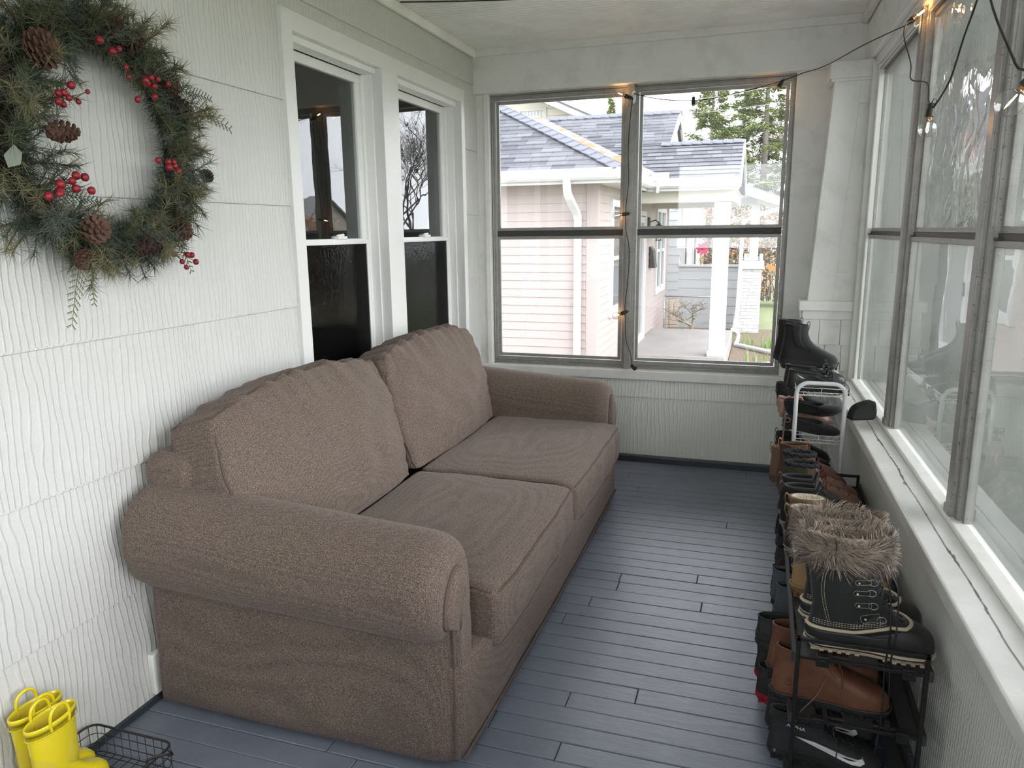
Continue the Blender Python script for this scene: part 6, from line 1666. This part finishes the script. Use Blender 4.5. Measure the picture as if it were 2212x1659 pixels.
spruce('spruce_tree', 1.75, 31, 11.0, 2.5, 9, 'tall full green spruce seen at the right side of the far window', 1.35, low=.12)
spruce('conifer_tree', -5.9, 40, 9.2, .75, 15, 'small distant conifer top poking above the grey roof ridge', .7, low=.5)

def bare_tree(name, x, y, h, seed, label, spread=.55, levels=5, mat=None, r0=None, z0=-.7, lean=(0, 0), group=None, first=.3, nb=(2, 3)):
    r = random.Random(seed); root = thing(name, label, 'tree', (x, y, z0), group=group)
    tk = MB(); tw = MB()
    def grow(p, d, L, rad, lv):
        n = 4; pts = [p]; q = p; dd = d.copy()
        for i in range(n):
            dd = (dd + Vector((r.uniform(-1, 1), r.uniform(-1, 1), r.uniform(-.5, .8))) * .16).normalized(); q = q + dd * L / n; pts.append(q)
        (tk if lv >= levels - 1 else tw).tube(pts, [rad * (1 - .4 * i / n) for i in range(n + 1)], 6 if lv > 2 else 3, caps=False)
        if lv == 0: return
        for k in range(r.randint(*nb) + (1 if lv < levels else 0)):
            t_ = r.uniform(.45, 1) if k else 1; i = min(n - 1, int(t_ * n)); b = pts[i].lerp(pts[i + 1], t_ * n - i)
            a = Vector((r.uniform(-1, 1), r.uniform(-1, 1), r.uniform(-.15, .7))).normalized()
            grow(b, (dd * (1 - spread) + a * spread).normalized(), L * r.uniform(.6, .85), rad * .58, lv - 1)
    grow(Vector((0, 0, 0)), Vector((lean[0], lean[1], 1)).normalized(), h * first, r0 or h * .028, levels)
    tk.build('trunk', mat or BARK, root, smooth=True); tw.build('twigs', mat or BARK, root, fixn=False)
    return root
bare_tree('bare_shrub', .60, 14.75, 1.5, 33, 'small bare twisted shrub behind the concrete porch slab', .8, 4, M('shrub bark', (.19, .17, .13), .95), .045, -.62, (.1, 0), first=.28)
bare_tree('bare_tree', 5.2, 44, 11, 3, 'leafless tree behind the tall full spruce', .5, 6)
bare_tree('bare_tree', 27, 38, 13, 11, 'large leafless street tree mirrored in the first house window', .5, 7, BARK_D, .15)
bare_tree('bare_tree', 24, 52, 12, 21, 'leafless street tree beside the grey roofed house across the street', .5, 6, BARK_D, .13)
bare_tree('bare_tree', 28, 24, 12, 27, 'leafless street tree opposite the end of the porch', .5, 6, BARK_D, .13)
bare_tree('bare_tree', 12.3, 30, 9, 41, 'leafless tree on the verge beside the sidewalk', .5, 6, BARK_D, .09)
spruce('spruce_tree', 15.2, 46, 9, 2.2, 77, 'dark spruce standing on the lawn beside the pale green house', 1.2, low=.05)
spruce('spruce_tree', 25, 68, 11, 2.6, 52, 'spruce across the street mirrored in the farther house window', 1.0, low=.05)

# green house down the street and houses across it
def simple_house(name, x0, x1, y0, y1, zt, zr, wall, roof, label, axis='y', wins=()):
    h = thing(name, label, 'house', ((x0 + x1) / 2, (y0 + y1) / 2, -.7), world=True)
    mb = MB()
    if axis == 'y':
        xm = (x0 + x1) / 2; mb.prism([(x0, -.8), (x1, -.8), (x1, zt), (xm, zr), (x0, zt)], 'y', y0, y1)
    else:
        ym = (y0 + y1) / 2; mb.prism([(y0, -.8), (y1, -.8), (y1, zt), (ym, zr), (y0, zt)], 'x', x0, x1)
    mb.build('wall', wall, h)
    mb = MB(); o = .4
    if axis == 'y':
        s = (zr - zt) / (xm - x0)
        for sg in (-1, 1):
            e = xm + sg * (xm - x0 + o); ze = zt - s * o
            mb.hexa([(xm, y0 - o, zr), (e, y0 - o, ze), (e, y1 + o, ze), (xm, y1 + o, zr)], [(xm, y0 - o, zr + .15), (e, y0 - o, ze + .15), (e, y1 + o, ze + .15), (xm, y1 + o, zr + .15)])
    else:
        s = (zr - zt) / (ym - y0)
        for sg in (-1, 1):
            e = ym + sg * (ym - y0 + o); ze = zt - s * o
            mb.hexa([(x0 - o, ym, zr), (x0 - o, e, ze), (x1 + o, e, ze), (x1 + o, ym, zr)], [(x0 - o, ym, zr + .15), (x0 - o, e, ze + .15), (x1 + o, e, ze + .15), (x1 + o, ym, zr + .15)])
    mb.build('roof', roof, h)
    for (x, y, z, w_, hh, fx) in wins:
        if fx: f = MB().box(x - .05, x + .05, y, y + w_, z, z + hh).build('window', WH, h); MB().box(x - .06, x + .06, y + .1, y + w_ - .1, z + .1, z + hh - .1).build('pane', DARKGL, f)
        else: f = MB().box(x, x + w_, y - .05, y + .05, z, z + hh).build('window', WH, h); MB().box(x + .1, x + w_ - .1, y - .06, y + .06, z + .1, z + hh - .1).build('pane', DARKGL, f)
    return h
GREEN = lap_mat('pale green siding', (.42, .47, .36), (.38, .44, .33))
TANR = M('tan shingles', (.36, .23, .15), .95, var=(5, (.28, .18, .12), .4, .6)); GREYR = M('grey shingles across street', (.20, .20, .21), .95)
simple_house('green_house', 6.4, 11.6, 42, 50, 2.4, 5.2, GREEN, GREYR, 'pale green house past the lawn, glimpsed through the right windows', 'y', [(8.2, 42, .2, 1.1, 1.5, 0), (6.4, 44, .2, 1.1, 1.5, 1)])
simple_house('tan_roof_house', 36, 46, 42, 53, 1.9, 4.9, WHITE_LAP, TANR, 'white house with a tan roof across the street', 'x', [(36, 44, .1, 1.4, 1.5, 1), (36, 48, .1, 1.2, 1.5, 1)])
simple_house('grey_roof_house', 36, 46, 56, 66, 1.9, 4.7, CREAM, GREYR, 'house with a grey roof across the street, beyond the tan roofed one', 'x', [(36, 58, .1, 1.4, 1.5, 1)])
simple_house('brown_roof_house', 36, 46, 26, 37, 1.9, 4.7, CREAM, TANR, 'cream house with a tan roof across the street opposite the porch', 'x', [(36, 28, .1, 1.4, 1.5, 1)])
simple_house('white_street_house', 36, 46, 5, 17, 1.9, 4.9, WHITE_LAP, GREYR, 'white house with a grey roof across the street from the camera', 'x', [(36, 8, .1, 1.4, 1.5, 1)])

# hedge with last year's leaves
hd = thing('hedge', 'tall hedge with rusty dry leaves behind the white house porch', 'hedge', (1.6, 24.5, -.7))
r = random.Random(61); tw = MB(); lf = MB()
for i in range(170):
    x = r.uniform(-2.2, 3.2); y = r.uniform(-.5, .8); p = Vector((x, y, 0)); pts = [p]
    for k in range(5): p = p + Vector((r.uniform(-.16, .16), r.uniform(-.12, .12), .55)); pts.append(p)
    tw.tube(pts, [.02, .016, .013, .010, .007, .004], 3, caps=False)
for i in range(5200):
    p = Vector((r.uniform(-2.4, 3.4), r.uniform(-.7, .9), r.uniform(.1, 2.9))); blade(lf, p, Vector((r.uniform(-1, 1), r.uniform(-1, 1), r.uniform(-1, .6))), r.uniform(.07, .13), .07)
tw.build('stems', BARK, hd, fixn=False); lf.build('leaves', leafmat('rusty leaves', (.42, .17, .07), (.34, .24, .17), 1.6), hd, fixn=False)['kind'] = 'stuff'
hd2 = copy_tree(hd); hd2.location = (12.6, 21, -.8); hd2.rotation_euler = (0, 0, 1.3); hd2['label'] = 'rusty leaved hedge beside the lawn, beyond the sidewalk and the pale green house'
# chain link fence
fn = thing('chain_link_fence', 'chain link fence in front of the white house wall', 'fence', (.5, 15.9, -.7), world=True)
STL = M('galvanised wire', (.30, .30, .30), .5, .4)
mb = MB(); x0, x1, z0, z1 = -.06, 1.16, -.72, .12; st = .062
n = int((x1 - x0 + z1 - z0) / st)
for i in range(n):
    c = x0 - (z1 - z0) + i * st
    a = max(x0, c); b = min(x1, c + (z1 - z0))
    if b - a > .02: mb.tube([(a, 15.9, z0 + a - c), (b, 15.9, z0 + b - c)], .0016, 3, caps=False)
    c2 = x0 + i * st; a = max(x0, c2 - (z1 - z0)); b = min(x1, c2)
    if b - a > .02: mb.tube([(a, 15.904, z0 + c2 - a), (b, 15.904, z0 + c2 - b)], .0016, 3, caps=False)
mb.build('wire_mesh', STL, fn, fixn=False)
MB().tube([(x0, 15.9, .135), (x1, 15.9, .135)], .016, 8).build('top_rail', STL, fn, smooth=True)
for x in (x0, x1): MB().tube([(x, 15.9, -.8), (x, 15.9, .16)], .02, 8).build('post', STL, fn, smooth=True)
# daffodil leaves in the bed
GRN = leafmat('bulb leaves', (.16, .27, .07), (.22, .34, .12), 8)
def clump(x, y, n, h, seed, label):
    r = random.Random(seed); mb = MB()
    for i in range(n):
        a = r.uniform(0, 2 * PI); o = Vector((r.gauss(0, .10), r.gauss(0, .10), 0)); out = Vector((math.cos(a), math.sin(a), 0)) * r.uniform(.05, .45)
        L = h * r.uniform(.6, 1.1); s = Vector((-math.sin(a), math.cos(a), 0)) * .009; P = []
        for k in range(5):
            t_ = k / 4; P.append(o + out * L * t_ * t_ + Vector((0, 0, L * (t_ - .25 * t_ * t_ * (out.length * 2)))))
        rings = [[p + s * (1 - k / 4.2), p + Vector((0, 0, .003)) + out * .01, p - s * (1 - k / 4.2)] for k, p in enumerate(P)]
        mb.loft(rings)
    g = mb.build('bulb_plant', GRN, loc=(x, y, gz(x, y) + .03), fixn=False); tag(g, label, 'plant', 'green bulb plants in the mulch bed')
clump(1.66, 14.25, 40, .42, 1, 'left of the two tall green leaf clumps in the mulch bed'); clump(2.02, 14.0, 42, .40, 2, 'tall green leaf clump in front of the white brick pier'); clump(1.80, 12.25, 22, .34, 3, 'low green leaf clump in front of the white drain pipe')
# stones edging the bed
r = random.Random(3)
for i, (x, y, s) in enumerate(((2.15, 13.3, .17), (2.25, 12.5, .15), (2.0, 12.1, .12), (2.38, 12.9, .16))):
    mb = MB(); mb.sphere((0, 0, 0), s, 12, 8, (1.3, .9, .55)); 
    mb.v = [tuple(Vector(p) * (1 + nz(p, 6, .25))) for p in mb.v]
    tag(mb.build('garden_stone', M('garden stone', (.22, .185, .15), .9, bmp=(20, .5, .01)), smooth=True, loc=(x, y, -.6)), ['brown stone behind the drain pipe', 'brown stone before the drain pipe, farther of two', 'small brown stone nearest the window in the mulch bed', 'brown stone at the right edge of the mulch bed'][i], 'stone', 'stones in the mulch bed')
# orange fence rail and post further back
fr = thing('wooden_fence', 'low orange-brown wooden rail sloping beyond the white brick pier', 'fence', (2.3, 20, -.7), world=True)
mb = MB(); mb.obox((2.45, 20, .38), (1.0, .05, .12), Matrix.Rotation(.42, 3, 'Y')); mb.build('rail', M('orange wood', (.42, .19, .06), .8), fr)
mb = MB(); 
for x in (2.22, 2.36, 2.5, 2.64): mb.tube([(x, 20.2, -.75), (x, 20.2, .2)], .012, 5)
mb.build('picket', MATS['black metal'], fr)
# overhead wires
for i, (za, zb, lab) in enumerate(((5.9, 6.15, 'upper overhead wire crossing behind the spruces'), (5.45, 5.6, 'lower overhead wire crossing behind the spruces'), (2.95, 3.1, 'low wire crossing in front of the tall full spruce'))):
    yy = 27.2
    mb = MB(); mb.tube(catmull([(-1.9, yy, za), (0, yy, za - .05), (2.2, yy, zb - .05), (4.4, yy, zb)], 4), .009, 4)
    tag(mb.build('overhead_wire', M('overhead wire grey', (.25, .25, .27), .6)), lab, 'cable')
# ---- the repeats share a group phrase
for o in list(bpy.context.scene.objects):
    if o.parent is not None or not o.get('category'): continue
    n = o.name.split('.')[0]; x, y, z = o.matrix_basis.translation
    if o.get('group'): continue
    if o['category'] in ('boot', 'shoe') and x > 1.5:
        if y < 3.4: o['group'] = 'footwear on the top of the black rack' if z > .38 else ('footwear on the middle shelf of the black rack' if z > .15 else 'footwear on the bottom shelf of the black rack')
        else: o['group'] = 'footwear on the top of the white wire rack' if z > .7 else ('footwear on the second shelf of the white wire rack' if z > .5 else 'boots on the third shelf of the white wire rack')
    elif n == 'rain_boot': o['group'] = 'pair of yellow rain boots'
    elif n == 'adhesive_hook': o['group'] = 'white adhesive hooks holding the string lights'
    elif n in ('spruce_tree', 'conifer_tree'): o['group'] = 'evergreen trees outside'
    elif n == 'bare_tree': o['group'] = 'leafless trees outside'
    elif n == 'hedge': o['group'] = 'rusty leaved hedges'
    elif n == 'overhead_wire': o['group'] = 'overhead wires'
    elif n in ('tan_roof_house', 'grey_roof_house', 'brown_roof_house', 'white_street_house'): o['group'] = 'houses across the street'
# ================================================================ WORLD, CAMERA
w = bpy.data.worlds.new('World'); bpy.context.scene.world = w; w.use_nodes = True
t = w.node_tree; bg = t.nodes['Background']
v = coord(t, 'Generated', (1, 1, 2.2))
n = tex_noise(t, v, 2.2, 6, .6)
t.links.new(mix_rgb(t, ramp(t, n, [(.35, 0.0), (.7, 1.0)]), (.86, .92, 1.0), (.97, .985, 1.0)), bg.inputs[0])
bg.inputs[1].default_value = 1.0
sc = bpy.context.scene
cam = bpy.data.cameras.new('camera'); co = bpy.data.objects.new('camera', cam); C.objects.link(co)
cam.sensor_width = 36; cam.lens = 1601.06 / 2212 * 36; cam.clip_start = .02; cam.clip_end = 400
yw, pt, rl = [math.radians(a) for a in (18.3874, 11.5951, -.6915)]
F = Vector((-math.sin(yw) * math.cos(pt), math.cos(yw) * math.cos(pt), -math.sin(pt)))
r0 = Vector((math.cos(yw), math.sin(yw), 0)); u0 = r0.cross(F)
R = r0 * math.cos(rl) + u0 * math.sin(rl); U = u0 * math.cos(rl) - r0 * math.sin(rl)
mt = Matrix((R, U, -F)).transposed().to_4x4(); mt.translation = Vector((1.8147, 0, 1.5))
co.matrix_world = mt
sc.camera = co
vs = sc.view_settings
sc.display_settings.display_device = 'sRGB'
vs.view_transform = 'Standard'; vs.look = 'None'; vs.gamma = 1; vs.use_curve_mapping = False
vs.exposure = EXPO
sc.cycles.max_bounces = 12; sc.cycles.diffuse_bounces = 6; sc.cycles.transparent_max_bounces = 24
sc.cycles.use_denoising = True

sl = bpy.data.lights.new('hazy_sun', 'SUN'); so = bpy.data.objects.new('hazy_sun', sl); C.objects.link(so)
sl.energy = SUN; sl.angle = math.radians(85); sl.color = (1.0, .985, .96)
dv = Vector((-math.cos(math.radians(24)), math.cos(math.radians(24)) * .7, -math.sin(math.radians(24)) * 1.2))
so.rotation_euler = dv.to_track_quat('-Z', 'Y').to_euler()
